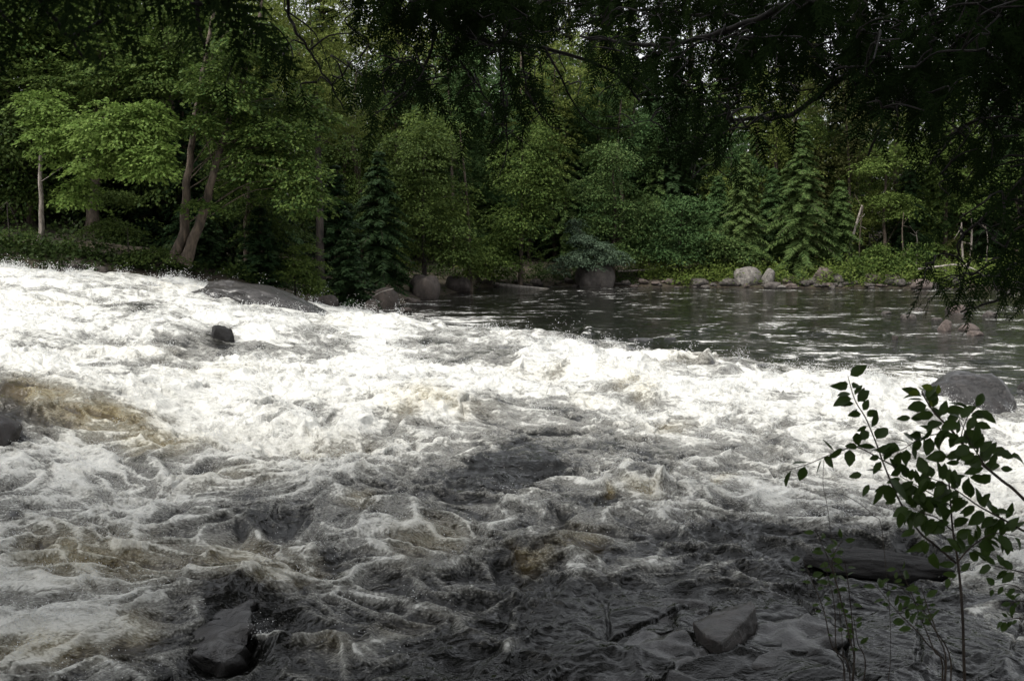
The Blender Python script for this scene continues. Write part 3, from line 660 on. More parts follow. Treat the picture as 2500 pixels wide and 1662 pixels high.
POOL = [(910, 319, 14, 7, 'rock', 4, 'smooth grey stone standing in the shallow pool, largest of the loose ones'), (918, 311, 9, 4, 'rock', 0, 'small grey stone in the pool behind the smooth grey one'),
 (887, 313, 9, 3, 'rock', 3, 'flat grey stone barely above the pool, left of the loose stones'), (959, 312, 17, 8, 'rock_red', 1, 'pale pinkish boulder in the pool next to the low dark bough'), (948, 310, 6, 4, 'rock', 0, 'little stone touching the pale pinkish boulder'),
 (946, 330, 14, 9, 'rock_red', 5, 'upright pinkish stone in the pool in front of the low bough'), (970, 330, 20, 8, 'rock_red', 2, 'wide pinkish rock in the pool under the low bough'), (976, 335, 16, 6, 'rock_red', 3, 'flat pinkish rock nearest to us under the low bough'),
 (938, 320, 10, 4, 'rock', 4, 'low grey stone between the smooth stone and the low bough'), (895, 339, 6, 4, 'rock_dark', 1, 'tiny dark stone alone in the grey ripples of the pool'), (990, 316, 14, 6, 'rock', 0, 'grey stone half hidden behind the low dark bough')]
for (u, v, w, h, mat, var, lab) in POOL:
    c = on_water(u, v); s = c[1] / FPX
    rock('stone', lab, (c[0], c[1] + w * s * .2, c[2] + h * s * .15), (w * s * .52, w * s * .42, h * s * .85 / .7), mat, var, random.uniform(-.5, .5), cat='stone')
k = 0
for u in np.concatenate([np.arange(388, 420, 5), np.arange(470, 590, 6.5), np.arange(618, 1030, 5.2)]):
    u = float(u + random.uniform(-2, 2)); v = 287.5 + random.uniform(-5.5, .5) if u > 430 else 303 + random.uniform(-4, 2)
    c = at_shore(u, v); w = random.choice([3.5, 5, 6, 7, 9, 12, 16]) * random.uniform(.8, 1.2); s = c[1] / FPX
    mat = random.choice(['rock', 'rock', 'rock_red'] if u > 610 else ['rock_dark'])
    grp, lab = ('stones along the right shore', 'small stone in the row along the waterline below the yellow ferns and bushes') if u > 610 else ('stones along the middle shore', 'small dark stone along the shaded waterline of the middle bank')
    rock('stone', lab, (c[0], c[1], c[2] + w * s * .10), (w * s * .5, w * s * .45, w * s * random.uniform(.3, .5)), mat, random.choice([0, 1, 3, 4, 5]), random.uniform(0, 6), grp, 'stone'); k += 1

# ------------------------------------------------------------------ trees
def crown_mesh(ells, rng, leaf=.085, per=70, dens=1., rc=.42, droop=.35):
    """leaf-sized faces in drooping plates spread through the ellipsoids ((cx,cy,cz),(rx,ry,rz),plates)"""
    C, T, N, L = [], [], [], []
    cl = []
    for (c, r, n) in ells:
        n = int(n * dens); c = np.array(c); r = np.array(r)
        d = unit(rng.normal(0, 1, (n, 3))); rad = rng.random(n) ** .42
        p = c + d * rad[:, None] * r
        cl.append(p)
        out = unit((p - c) / r + 1e-6)
        for q, o_, ra in zip(p, out, rad):
            m_ = int(per * rng.uniform(.6, 1.4)); R = rc * rng.uniform(.6, 1.35)
            ang = rng.uniform(0, 2 * np.pi, m_); rho = R * np.sqrt(rng.random(m_))
            off = np.stack([np.cos(ang) * rho, np.sin(ang) * rho, rng.normal(0, .065 * R, m_)], 1)
            off[:, 2] -= droop * rho ** 2 / R + .45 * (off[:, :2] @ o_[:2]) * .8
            C.append(q + off)
            t = off * np.array([1, 1, .6]) + rng.normal(0, .35 * R, (m_, 3)) + o_ * R * .4; t[:, 2] -= .25 * R
            T.append(t)
            N.append(rng.normal(0, .42, (m_, 3)) + np.array([0, 0, 1.]) + o_ * .45)
            L.append(leaf * rng.uniform(.65, 1.35, m_))
    C = np.concatenate(C); T = np.concatenate(T); N = np.concatenate(N); L = np.concatenate(L)
    V, F = rhombs(C, T, N, L, L * .62)
    return V, F, np.concatenate(cl)
def limbs(tb, trunk, cl, rng, n, r0):
    tr = np.asarray(trunk)
    for p in cl[rng.choice(len(cl), min(n, len(cl)), replace=False)]:
        below = tr[tr[:, 2] < p[2] - .2]
        k = rng.integers(max(0, len(below) - 6), max(1, len(below))) if len(below) else len(tr) - 1
        a_ = tr[k]; mid = (a_ + p) / 2 + np.array([0, 0, .15 * np.linalg.norm(p - a_)])
        tb.add(spline([a_, mid, p], 4), np.linspace(r0, r0 * .2, 9) * .6, 5)
def leafy(name, label, base, trunk, ells, mat, bark, r0=.10, leaf=.085, per=70, dens=1., rc=.42, seed=0, cat='tree', group=None, nl=14, limbs_r=.03):
    rng = np.random.default_rng(seed); base = np.asarray(base, float)
    t = thing(name, label, cat, base, group)
    V, F, cl = crown_mesh([(np.array(c) - base, r, n) for c, r, n in ells], rng, leaf, per, dens, rc)
    mesh_obj('crown', V, F, M[mat], t)
    tb = Tubes()
    for ti, tk in enumerate(trunk if isinstance(trunk[0][0], (list, tuple, np.ndarray)) else [trunk]):
        pts = spline(np.asarray(tk, float) - base, 6)
        pts = pts + np.stack([perlin(pts[:, 2] * 1.5 + ti * 7, pts[:, 2] * 0 + seed, 3), perlin(pts[:, 2] * 1.5, pts[:, 2] * 0 + seed + 5, 4), 0 * pts[:, 2]], 1) * r0 * .6
        tb.add(pts, np.linspace(r0 * (1.25), r0 * .35, len(pts)) * (1 + .5 * np.exp(-np.arange(len(pts)) * .9)), 8)
        limbs(tb, pts, cl, rng, nl, limbs_r)
    mesh_obj('trunk', *tb.get(), M[bark], t, smooth=True)
    return t
def conifer_mesh(h, R, rng, tiers=26, per=6, low=.06, droop=.35, step=12, wid=.07, upsweep=.1):
    C, T, N, L, W = [], [], [], [], []; tb = Tubes()
    tb.add(np.stack([np.linspace(0, rng.normal(0, .06) * h * .2, 9), np.zeros(9), np.linspace(0, h, 9)], 1), np.linspace(.018 * h + .02, .01, 9), 7)
    for k in range(tiers):
        f = low + (1 - low) * (k + rng.uniform(-.4, .4)) / tiers; z = min(f, .99) * h
        Rb = R * max(.05, (1 - f)) ** .75 * (1 if f > .2 else .75 + f)
        ph = rng.uniform(0, 6.28)
        for q in range(per):
            az = ph + q * 6.283 / per + rng.normal(0, .25); ln = Rb * rng.uniform(.55, 1.2)
            s = np.linspace(.06, 1, step + 1)[1:]
            o_ = np.array([math.cos(az), math.sin(az)])
            zz = upsweep * ln * s - droop * ln * s ** 1.8 * rng.uniform(.6, 1.3)
            ctr = np.stack([o_[0] * ln * s, o_[1] * ln * s, z + zz], 1)
            if k % 2 == 0 and q % 2 == 0: tb.add(np.vstack([[0, 0, z], ctr[::3]]), .012, 4)
            tan = unit(np.gradient(ctr, axis=0))
            side = np.array([-o_[1], o_[0], 0])
            for sg in (-1, 1):
                for rep in range(3):
                    tl = np.minimum(.34 * ln * (1.15 - s) + .09, .5) * rng.uniform(.6, 1.2, step)
                    d = unit(sg * side * 1. + tan * rng.uniform(.5, 1.0, (step, 1)) + np.array([0, 0, -.28]) + rng.normal(0, .18, (step, 3)))
                    C.append(ctr + rng.normal(0, .03, (step, 3)) + d * tl[:, None] * .48); T.append(d); N.append(np.tile([0, 0, 1.], (step, 1)) + rng.normal(0, .45, (step, 3)) + np.append(o_, 0) * .3); L.append(tl * 1.05); W.append(np.full(step, wid) * rng.uniform(.7, 1.4, step))
            C.append(ctr[-2:]); T.append(tan[-2:]); N.append(rng.normal(0, .3, (2, 3)) + [0, 0, 1]); L.append(np.full(2, .25)); W.append(np.full(2, wid))
    V, F = rhombs(np.concatenate(C), np.concatenate(T), np.concatenate(N), np.concatenate(L), np.concatenate(W))
    return (V, F), tb.get()
def conifer(name, label, base, h, R, mat, seed, group=None, bark='bark', tilt=(0, 0), **kw):
    rng = np.random.default_rng(seed); (V, F), tr = conifer_mesh(h, R, rng, **kw)
    t = thing(name, label, 'tree', base, group); t.rotation_euler = (tilt[0], tilt[1], seed)
    mesh_obj('crown', V, F, M[mat], t); mesh_obj('trunk', *tr, M[bark], t, smooth=True)
    return t
def gp(u, y):                                                  # ground point in the column u at depth y
    x = (u - 512) / FPX * y; return np.array([x, y, gz(x, y)])
def E(u, v, y, ru, rv, n, ry=None):                            # crown lobe seen at (u, v) at depth y
    s = y / FPX; return (P(u, v, y), (ru * s, ry if ry else (ru + rv) * .5 * s, rv * s), n)

b0 = gp(41, 26.8)
leafy('birch_tree', 'slim pale-trunked birch with a bright green crown reaching out over the rapids', b0, [b0, P(42, 215, 26.8), P(40, 165, 26.8), P(44, 120, 26.7)],
      [E(118, 128, 25.2, 48, 30, 120), E(150, 158, 24.8, 26, 24, 55), E(100, 160, 25.4, 36, 16, 40), E(75, 190, 26, 24, 14, 22), E(58, 135, 26, 28, 30, 70), E(45, 105, 26.4, 26, 22, 44), E(150, 115, 25.4, 24, 20, 30)], 'birch', 'bark_pale', .075, .105, 62, 1.0, .40, 1, nl=4, limbs_r=.02)
b0 = gp(180, 26.6)
leafy('maple_tree', 'dark green tree on two leaning brown trunks at the left bank', b0, [[P(175, 262, 26.6), P(184, 225, 26.6), P(187, 190, 26.7), P(192, 140, 26.9), P(205, 60, 27.4), P(214, 10, 27.8)], [P(184, 263, 26.5), P(197, 230, 26.5), P(206, 205, 26.5), P(213, 175, 26.5), P(226, 130, 26.8), P(248, 60, 27.4), P(262, 0, 28)]],
      [E(270, 150, 27, 50, 40, 120), E(305, 185, 26.4, 24, 30, 50), E(235, 120, 27.6, 40, 34, 70), E(300, 110, 28, 34, 30, 55), E(225, 85, 26.4, 40, 26, 60), E(200, 125, 26.2, 22, 12, 20), E(198, 205, 26.1, 16, 6, 8), E(250, 40, 27, 46, 30, 70), E(250, 180, 27.5, 40, 22, 40)], 'maple', 'bark', .125, .11, 58, 1.0, .46, 2)
b0 = gp(247, 29)
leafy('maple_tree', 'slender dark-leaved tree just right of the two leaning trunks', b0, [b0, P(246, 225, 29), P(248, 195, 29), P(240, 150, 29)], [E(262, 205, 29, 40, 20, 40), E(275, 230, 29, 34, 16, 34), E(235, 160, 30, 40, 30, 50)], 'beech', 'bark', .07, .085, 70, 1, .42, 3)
b0 = gp(95, 31)
leafy('maple_tree', 'tall mid-green tree rising behind the bright birch crown', b0, [b0, P(95, 150, 31), P(100, 40, 31)], [E(120, 60, 30, 60, 36, 130), E(60, 85, 30, 46, 34, 90), E(160, 75, 29.5, 40, 30, 70), E(110, 0, 31, 60, 40, 110), E(20, 50, 31, 40, 46, 80), E(190, 20, 30, 40, 40, 70)], 'maple', 'bark', .16, .115, 54, .95, .5, 4)
b0 = gp(320, 36)
leafy('aspen_tree', 'tall pale yellow-green tree with a fine airy crown behind the leaning trunks', b0, [b0, P(318, 150, 36), P(312, 40, 36)], [E(310, 65, 35, 52, 50, 200), E(345, 20, 35, 40, 40, 90), E(275, 10, 35.5, 46, 40, 90), E(340, 115, 36, 36, 26, 60), E(300, -40, 36, 60, 40, 80)], 'pale', 'bark_dark', .13, .075, 80, 1, .45, 5)
b0 = gp(12, 26.3)
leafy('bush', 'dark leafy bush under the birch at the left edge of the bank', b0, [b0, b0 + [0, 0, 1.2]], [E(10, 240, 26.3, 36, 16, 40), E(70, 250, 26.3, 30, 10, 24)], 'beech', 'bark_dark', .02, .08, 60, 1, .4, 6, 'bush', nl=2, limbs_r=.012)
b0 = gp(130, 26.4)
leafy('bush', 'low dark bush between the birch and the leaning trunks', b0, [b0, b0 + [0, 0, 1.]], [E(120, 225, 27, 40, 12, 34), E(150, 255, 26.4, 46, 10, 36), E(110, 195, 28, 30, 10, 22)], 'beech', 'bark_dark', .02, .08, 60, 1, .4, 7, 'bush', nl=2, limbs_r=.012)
b0 = gp(295, 29)
leafy('bush', 'mid-green leafy bush on the bank above the wet ledge', b0, [b0, b0 + [0, 0, 1.3]], [E(300, 262, 29, 24, 22, 60), E(312, 282, 29, 14, 14, 24), E(270, 268, 28.5, 24, 14, 36), E(228, 268, 27.6, 26, 9, 26)], 'maple', 'bark_dark', .02, .075, 70, 1, .34, 8, 'bush', nl=2, limbs_r=.012)
b0 = gp(348, 33.2); conifer('spruce_tree', 'young dark spruce at the bend where the side channel ends', b0, 3.0, 1.25, 'fir', 9, tiers=20, droop=.2, wid=.06, low=.02)
b0 = gp(338, 37); conifer('spruce_tree', 'taller dark spruce behind the young one at the bend', b0, 5.0, 1.7, 'fir', 10, tiers=24, droop=.3)
b0 = gp(262, 28.2); conifer('spruce_tree', 'small dark spruce under the maple just above the rapids', b0, 2.4, .95, 'fir', 12, tiers=16, droop=.2, low=.03)
b0 = gp(205, 27.5); conifer('spruce_tree', 'bushy little spruce at the foot of the leaning trunks', b0, 1.5, .9, 'fir', 13, tiers=12, droop=.2, low=.03)
# middle bank
MID = [
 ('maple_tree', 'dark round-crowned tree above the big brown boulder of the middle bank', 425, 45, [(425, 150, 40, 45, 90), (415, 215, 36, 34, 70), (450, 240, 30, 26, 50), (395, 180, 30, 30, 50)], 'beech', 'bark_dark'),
 ('maple_tree', 'mid-green tree with bright drooping lobes above the driftwood log', 470, 47, [(450, 205, 30, 36, 70), (430, 130, 40, 34, 70), (400, 250, 26, 20, 40), (470, 255, 30, 22, 50)], 'maple', 'bark'),
 ('birch_tree', 'broad lit tree leaning over the pool left of the blue-green pine', 520, 50, [(525, 165, 34, 34, 90), (545, 185, 24, 30, 60), (520, 220, 36, 28, 80), (500, 250, 34, 20, 60), (540, 130, 28, 30, 50), (500, 265, 24, 12, 26)], 'maple', 'bark'),
 ('birch_tree', 'small yellow-leaved sapling beside the driftwood log', 478, 50.5, [(478, 262, 14, 10, 18)], 'pale', 'bark_dark'),
 ('maple_tree', 'greyish tall tree behind the middle bank trees', 455, 56, [(440, 110, 46, 40, 100), (500, 100, 46, 40, 90), (400, 90, 40, 40, 70), (470, 60, 50, 40, 90)], 'bluegreen', 'bark'),
 ('aspen_tree', 'pale crown rising behind the blue-green pine', 555, 58, [(555, 145, 26, 34, 70), (540, 110, 40, 30, 70), (570, 60, 50, 50, 110)], 'pale', 'bark'),
 ('maple_tree', 'yellow-green layered tree right of the blue-green pine', 612, 52, [(612, 155, 30, 18, 50), (598, 185, 34, 14, 44), (632, 205, 34, 16, 50), (640, 230, 28, 14, 36), (600, 225, 24, 16, 30), (622, 250, 22, 10, 20)], 'hemlock', 'bark'),
 ('maple_tree', 'blue-green layered maple over the fallen trunks', 680, 52.5, [(685, 205, 34, 14, 50), (668, 225, 34, 12, 44), (700, 235, 30, 12, 36), (680, 252, 26, 10, 26), (660, 245, 20, 8, 18)], 'bluegreen', 'bark'),
 ('bush', 'lit green bush at the foot of the middle hemlocks', 722, 52, [(725, 245, 24, 10, 30), (712, 235, 20, 10, 22), (745, 255, 20, 6, 16)], 'hemlock', 'bark'),
 ('maple_tree', 'light layered young maple in the dark wood at the right', 885, 55, [(892, 198, 30, 8, 34), (880, 165, 34, 9, 38), (905, 210, 20, 7, 18), (900, 150, 40, 12, 40)], 'maple', 'bark'),
 ('maple_tree', 'brownish olive tree behind the tall hemlock', 850, 57, [(835, 90, 34, 34, 70), (850, 150, 24, 26, 50), (870, 110, 40, 34, 70), (815, 60, 40, 34, 60)], 'olive', 'bark'),
 ('bush', 'bright green bush on the right shore before the dark wood', 880, 51.5, [(880, 252, 17, 14, 40), (865, 262, 14, 9, 22), (893, 262, 12, 8, 18)], 'maple', 'bark'),
 ('bush', 'thin green bush among dead twigs on the right shore', 905, 52, [(908, 258, 14, 10, 16), (925, 250, 16, 12, 16)], 'maple', 'bark'),
 ('maple_tree', 'green sapling at the right edge of the far shore', 1015, 54, [(1015, 180, 26, 30, 50), (1030, 230, 26, 20, 30), (985, 205, 26, 10, 26)], 'maple', 'bark'),
]
for k, (nm, lab, u, y, ls, mat, bk) in enumerate(MID):
    b0 = gp(u, y); vt = min(l[1] for l in ls)
    leafy(nm, lab, b0, [b0, (b0 + P(u, vt, y)) / 2 + [random.uniform(-.2, .2), 0, 0], P(ls[0][0] * .5 + u * .5, vt, y)], [E(q[0], q[1], y - random.uniform(0, 1), q[2], q[3], q[4] * (1.15 if nm != 'bush' else 1.)) for q in ls], mat, bk, .09 if nm != 'bush' else .03, .135, 48, 1, .62, 40 + k, 'bush' if nm == 'bush' else 'tree', nl=9, limbs_r=.025)
b0 = gp(606, 51)
leafy('pine_tree', 'leaning blue-green pine spreading over the big rounded boulder', b0, [b0, P(598, 262, 50.6), P(585, 240, 50.2), P(572, 216, 50)],
      [E(574, 224, 50, 9, 7, 16), E(583, 236, 49.8, 15, 8, 26), E(598, 246, 49.6, 20, 8, 34), E(578, 256, 49.4, 22, 8, 34), E(612, 256, 49.5, 18, 7, 30), E(588, 261, 49.4, 24, 6, 30), E(560, 268, 49.6, 14, 6, 14)], 'pine', 'bark', .06, .10, 60, 1, .42, 91, 'tree', nl=8, limbs_r=.02)
for k, (u, y, vtop, R, mat, lab) in enumerate([
 (742, 53, 150, 2.0, 'hemlock', 'mid-sized green hemlock left of the tallest lit hemlock'), (798, 52.5, 118, 2.6, 'hemlock', 'tallest bright green hemlock standing forward on the right shore'),
 (836, 53.5, 178, 1.9, 'hemlock', 'lower green hemlock tucked against the right of the tallest one'), (770, 55.5, 165, 1.8, 'bluegreen', 'dark blue-green hemlock between the two lit ones'), (716, 55, 175, 1.8, 'bluegreen', 'blue-green fir over the fern bank'),
 (655, 58, 120, 2.4, 'hemlock', 'hemlock deep behind the blue-green maple'), (380, 42, 150, 2.2, 'fir', 'dark fir at the inner corner of the middle bank'), (575, 60, 100, 2.4, 'fir', 'dark fir behind the leaning pine'),
 (960, 58, 120, 2.4, 'olive', 'olive hemlock behind the dead snags'), (1010, 57, 130, 2.2, 'fir', 'dark fir at the right edge of the far wood')]):
    b0 = gp(u, y); h = P(u, vtop, y)[2] - b0[2]
    conifer('hemlock_tree' if mat != 'fir' else 'fir_tree', lab, b0, h, R, mat, 60 + k, tiers=34, wid=.055, droop=.42, step=16)
# dead and thin trunks on the right shore
def pole(name, label, pts, r, mat, cat, group=None, twigs=0, seed=0):
    rng = np.random.default_rng(seed); pts = np.array(pts, float); base = pts[0].copy()
    t = thing(name, label, cat, base, group); sp = spline(pts - base, 6); tb = Tubes()
    tb.add(sp, np.linspace(r, r * .5, len(sp)), 7); mesh_obj('trunk', *tb.get(), M[mat], t, smooth=True)
    for k in range(twigs):
        a_ = sp[rng.integers(len(sp) // 3, len(sp))]; d = unit(rng.normal(0, 1, 3) * [1, .6, .5] + [0, 0, .4]) * rng.uniform(.4, 1.3)
        tb = Tubes(); tb.add(spline([a_, a_ + d * .5 + rng.normal(0, .05, 3), a_ + d], 4), np.linspace(r * .4, r * .12, 9), 5); mesh_obj('branch', *tb.get(), M[mat], t, smooth=True)
    return t
g = gp(846, 53); pole('dead_tree', 'pale leaning dead trunk right of the hemlocks', [P(846, 262, 53), P(853, 235, 53), P(862, 205, 53.3)], .10, 'bark_pale', 'dead tree', twigs=3, seed=1)
for k, (u, v1, lab) in enumerate([(858, 205, 'thin straight trunk just right of the pale leaning trunk'), (904, 212, 'thin bare trunk behind the twiggy bush'), (963, 222, 'left of two pale bare snags on the right shore'), (969, 210, 'right of two pale bare snags on the right shore'), (985, 225, 'bare leaning snag right of the two pale ones'), (915, 232, 'short grey dead sapling with forked twigs')]):
    b0 = gp(u, 53 + k * .4); pole('snag', lab, [b0, P(u + random.uniform(-2, 3), (v1 + 255) / 2, b0[1]), P(u + random.uniform(-3, 6), v1, b0[1])], .07 if k in (2, 3) else .045, 'bark_pale' if k > 1 else 'bark', 'snag', twigs=4 if k == 5 else 2, seed=k)
c1, c2 = at_shore(475, 284), on_water(552, 290)
pole('driftwood_log', 'long pale driftwood log sloping into the pool from the middle bank', [P(476, 281, 51), P(500, 284.5, 50.2), P(530, 287.5, 49.4), P(555, 290, 48.5)], .13, 'driftwood', 'log')
pole('fallen_log', 'grey fallen trunk lying up the bank right of the big boulder', [P(618, 271, 51.8), P(645, 269.5, 52), P(680, 266.5, 52.4)], .06, 'bark_pale', 'log')
pole('fallen_branch', 'pale forked fallen branch arching over the right shore', [P(918, 268.5, 50.5), P(940, 266, 50.4), P(956, 264.5, 50.3), P(972, 268, 50), P(985, 276, 49.6)], .06, 'driftwood', 'branch', twigs=4, seed=8)
pole('stick', 'thin curved bare stick leaning out from the young spruce', [P(368, 299, 34), P(380, 292, 34), P(394, 288, 34)], .022, 'driftwood', 'stick')
c = on_water(395, 312); 

# forest rows behind
def proto_leafy(seed, h, mat, leaf=.14):
    rng = np.random.default_rng(seed)
    ells = [((rng.normal(0, .08) * h, rng.normal(0, .08) * h, h * f), (h * r, h * r, h * .13), n) for f, r, n in ((.14, .17, 60), (.27, .21, 80), (.42, .23, 90), (.58, .22, 90), (.74, .18, 70), (.9, .11, 34))]
    V, F, cl = crown_mesh(ells, rng, leaf * 1.25, 44, 1, .085 * h * .8)
    tb = Tubes(); pts = spline([(0, 0, -.3), (.02 * h, 0, .3 * h), (-.01 * h, .02 * h, .6 * h), (0, 0, .9 * h)], 5); tb.add(pts, np.linspace(.016 * h, .004 * h, len(pts)), 7); limbs(tb, pts, cl, rng, 12, .005 * h)
    return (V, F, mat), tb.get()
PROT = []
def proto_tall(seed, h, mat):                                 # high-crowned tree of the near bank
    rng = np.random.default_rng(seed)
    ells = [((rng.normal(0, .05) * h, rng.normal(0, .05) * h, h * f), (h * r, h * r, h * .11), n) for f, r, n in ((.46, .17, 50), (.58, .23, 80), (.72, .23, 80), (.88, .15, 45))]
    V, F, cl = crown_mesh(ells, rng, .16, 36, 1, .085 * h * .8)
    tb = Tubes(); pts = spline([(0, 0, -.3), (.01 * h, 0, .3 * h), (-.01 * h, .01 * h, .6 * h), (0, 0, .92 * h)], 5); tb.add(pts, np.linspace(.016 * h, .004 * h, len(pts)), 8); limbs(tb, pts, cl, rng, 14, .006 * h)
    return (V, F, mat), tb.get()
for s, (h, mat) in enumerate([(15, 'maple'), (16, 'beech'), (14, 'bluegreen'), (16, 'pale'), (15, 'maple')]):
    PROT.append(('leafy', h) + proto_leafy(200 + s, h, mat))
for s, (h, R, mat) in enumerate([(15, 3., 'fir'), (16, 3.2, 'hemlock'), (14, 3, 'olive')]):
    (V, F), tr = conifer_mesh(h, R, np.random.default_rng(300 + s), tiers=44, per=7, wid=.10, droop=.4, step=14)
    PROT.append(('conifer', h, (V, F, mat), tr))
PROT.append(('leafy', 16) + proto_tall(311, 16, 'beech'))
_pm = {}
def place_proto(k, loc, sc, rz, label, group):
    kind, h, (V, F, mat), tr = PROT[k]
    nm = {'leafy': 'forest_tree', 'conifer': 'forest_conifer'}[kind]
    t = thing(nm, label, 'tree', loc, group, rz); t.scale = (sc, sc, sc)
    if k not in _pm:
        _pm[k] = (mesh_obj('crown', V, F, M[mat], t), mesh_obj('trunk', *tr, M['bark'], t, smooth=True))
    else:
        share('crown', _pm[k][0], t); share('trunk', _pm[k][1], t)
    return t
for ri, (off, gap, smin, smax) in enumerate([(8, 2.6, .55, .8), (10, 3.0, .7, .92), (13.5, 3.4, .8, 1.0), (18, 4.2, .88, 1.06), (26, 4.6, 1.15, 1.45), (36, 6, 1.3, 1.6)]):
    x = -34.0 - ri * 4
    while x < 44 + ri * 6:
        xs = np.full(200, x); ys_ = np.linspace(18, 100, 200); d, _ = shore_dist(xs, ys_)
        k = int(np.argmax((d > off) & (ys_ > 22))); y = ys_[k] + random.uniform(-1, 1)
        if abs(x / y) < .82 and not (ri >= 5 and x / y > .18):
            left = x < -6
            kk = random.choice([0, 1, 1, 3, 4, 5, 0] if left else [0, 1, 2, 3, 4, 5, 6, 6, 7, 5, 6])
            if ri == 0 and (x / y < -.06): kk = random.choice([1, 0, 5, 1])
            con = kk >= 5
            place_proto(kk, (x, y, gz(x, y) - .1), random.uniform(smin, smax) * (1 if x / y < .18 else .9), random.uniform(0, 6.28),
                        ('dark conifer standing in the wood behind the far bank trees' if con else 'leafy tree standing in the wood behind the far bank trees'), 'conifers of the wood behind the far bank' if con else 'leafy trees of the wood behind the far bank')
        x += gap * random.uniform(.7, 1.3)

for (u, y, kk, sc) in ((146, 34, 5, .62), (182, 35, 1, .85), (160, 37, 6, .9), (120, 35, 1, .8), (205, 37, 5, .8), (60, 33, 5, .6), (20, 32, 1, .75), (268, 36, 5, .7), (190, 31.5, 5, .45)):
    x = (u - 512) / FPX * y; con = kk >= 5 and kk < 8
    place_proto(kk, (x, y, gz(x, y) - .1), sc, u * .7, ('dark conifer standing in the wood behind the far bank trees' if con else 'leafy tree standing in the wood behind the far bank trees'), 'conifers of the wood behind the far bank' if con else 'leafy trees of the wood behind the far bank')

# ------------------------------------------------------------------ low growth on the far bank
def blades(name, label, spots, mat, size, cat):
    C, T, N, L = [], [], [], []
    for (x, y, z, R, h, n) in spots:
        p = np.stack([RNG.normal(0, R * .5, n), RNG.normal(0, R * .4, n), np.abs(RNG.normal(0, h * .5, n))], 1)
        C.append(p + [x, y, z]); T.append(p * [1, 1, .3] + RNG.normal(0, .3 * R, (n, 3))); N.append(RNG.normal(0, .5, (n, 3)) + [0, -.25, 1.]); L.append(size * RNG.uniform(.6, 1.4, n))
    C = np.concatenate(C); L = np.concatenate(L); V, F = rhombs(C, np.concatenate(T), np.concatenate(N), L, L * .5)
    return tag(mesh_obj(name, V, F, M[mat]), label, cat, kind='stuff')
sp = []
for _ in range(330):
    u = RNG.uniform(630, 1060); y0 = np.interp((u - 512) / FPX * 49.5, SH[:, 0], SH[:, 1]); y = y0 + RNG.uniform(.35, 4.0); x = (u - 512) / FPX * y
    if perlin(np.array([x * .5]), np.array([y * .5]), 44)[0] < -.38: continue
    sp.append((x, y, gz(x, y), RNG.uniform(.4, .75), RNG.uniform(.5, 1.0), 90))
blades('ferns', 'yellow-green ferns and low plants along the right shore', sp, 'fern', .15, 'ferns')
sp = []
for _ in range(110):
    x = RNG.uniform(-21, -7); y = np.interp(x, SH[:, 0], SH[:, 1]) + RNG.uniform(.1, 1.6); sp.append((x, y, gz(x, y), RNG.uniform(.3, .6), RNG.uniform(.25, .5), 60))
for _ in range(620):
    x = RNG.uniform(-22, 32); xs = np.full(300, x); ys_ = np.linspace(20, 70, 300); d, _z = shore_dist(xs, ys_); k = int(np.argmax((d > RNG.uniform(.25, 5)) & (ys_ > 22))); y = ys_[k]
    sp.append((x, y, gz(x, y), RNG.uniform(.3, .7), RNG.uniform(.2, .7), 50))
blades('undergrowth', 'low undergrowth with shade in its colour at the foot of the far trees', sp, 'under', .13, 'undergrowth')

# ------------------------------------------------------------------ hemlocks of the near bank, boughs hanging into view
def spray_mesh(rng, ln=.42, n=13, tw=.10):
    """one flat hemlock spray: axis along +Y, drooping, side twigs set with needles"""
    V, F = [], []
    def strip(p, d, nrm, l, w, k):
        d = d / np.linalg.norm(d); sd = np.cross(nrm, d); sd /= np.linalg.norm(sd)
        for q in range(k):
            f0 = q / k; c0 = p + d * l * f0; c1 = p + d * l * min(1, f0 + 1.25 / k); wd = w * (1 - .45 * f0)
            for sg in (-1, 1):
                i0 = len(V); V.extend([c0, c1, c0 + sd * sg * wd + d * l * .9 / k]); F.append((i0, i0 + 1, i0 + 2))
    nrm = np.array([0, 0, 1.])
    for k in range(n):
        t = (k + .5) / n; p = np.array([rng.normal(0, .004), t * ln, -.10 * ln * t * t])
        for sg in (-1, 1):
            l = tw * (1.1 - .75 * t) * rng.uniform(.7, 1.2)
            ang = math.radians(rng.uniform(38, 60)); d = np.array([sg * math.sin(ang), math.cos(ang), rng.normal(-.15, .12)])
            strip(p, d, nrm + rng.normal(0, .2, 3), l, .010, 5)
    for k in range(5): strip(np.array([0, ln * k / 5, -.10 * ln * (k / 5) ** 2]), np.array([0, 1, -.1]), nrm, ln / 5, .011, 4)
    return np.array(V), np.array(F)
SPR = [spray_mesh(np.random.default_rng(400 + k), ln, n, tw) for k, (ln, n, tw) in enumerate([(.36, 12, .10), (.30, 10, .085), (.44, 15, .12)])]
SV = list(range(-10, 340, 20)); 
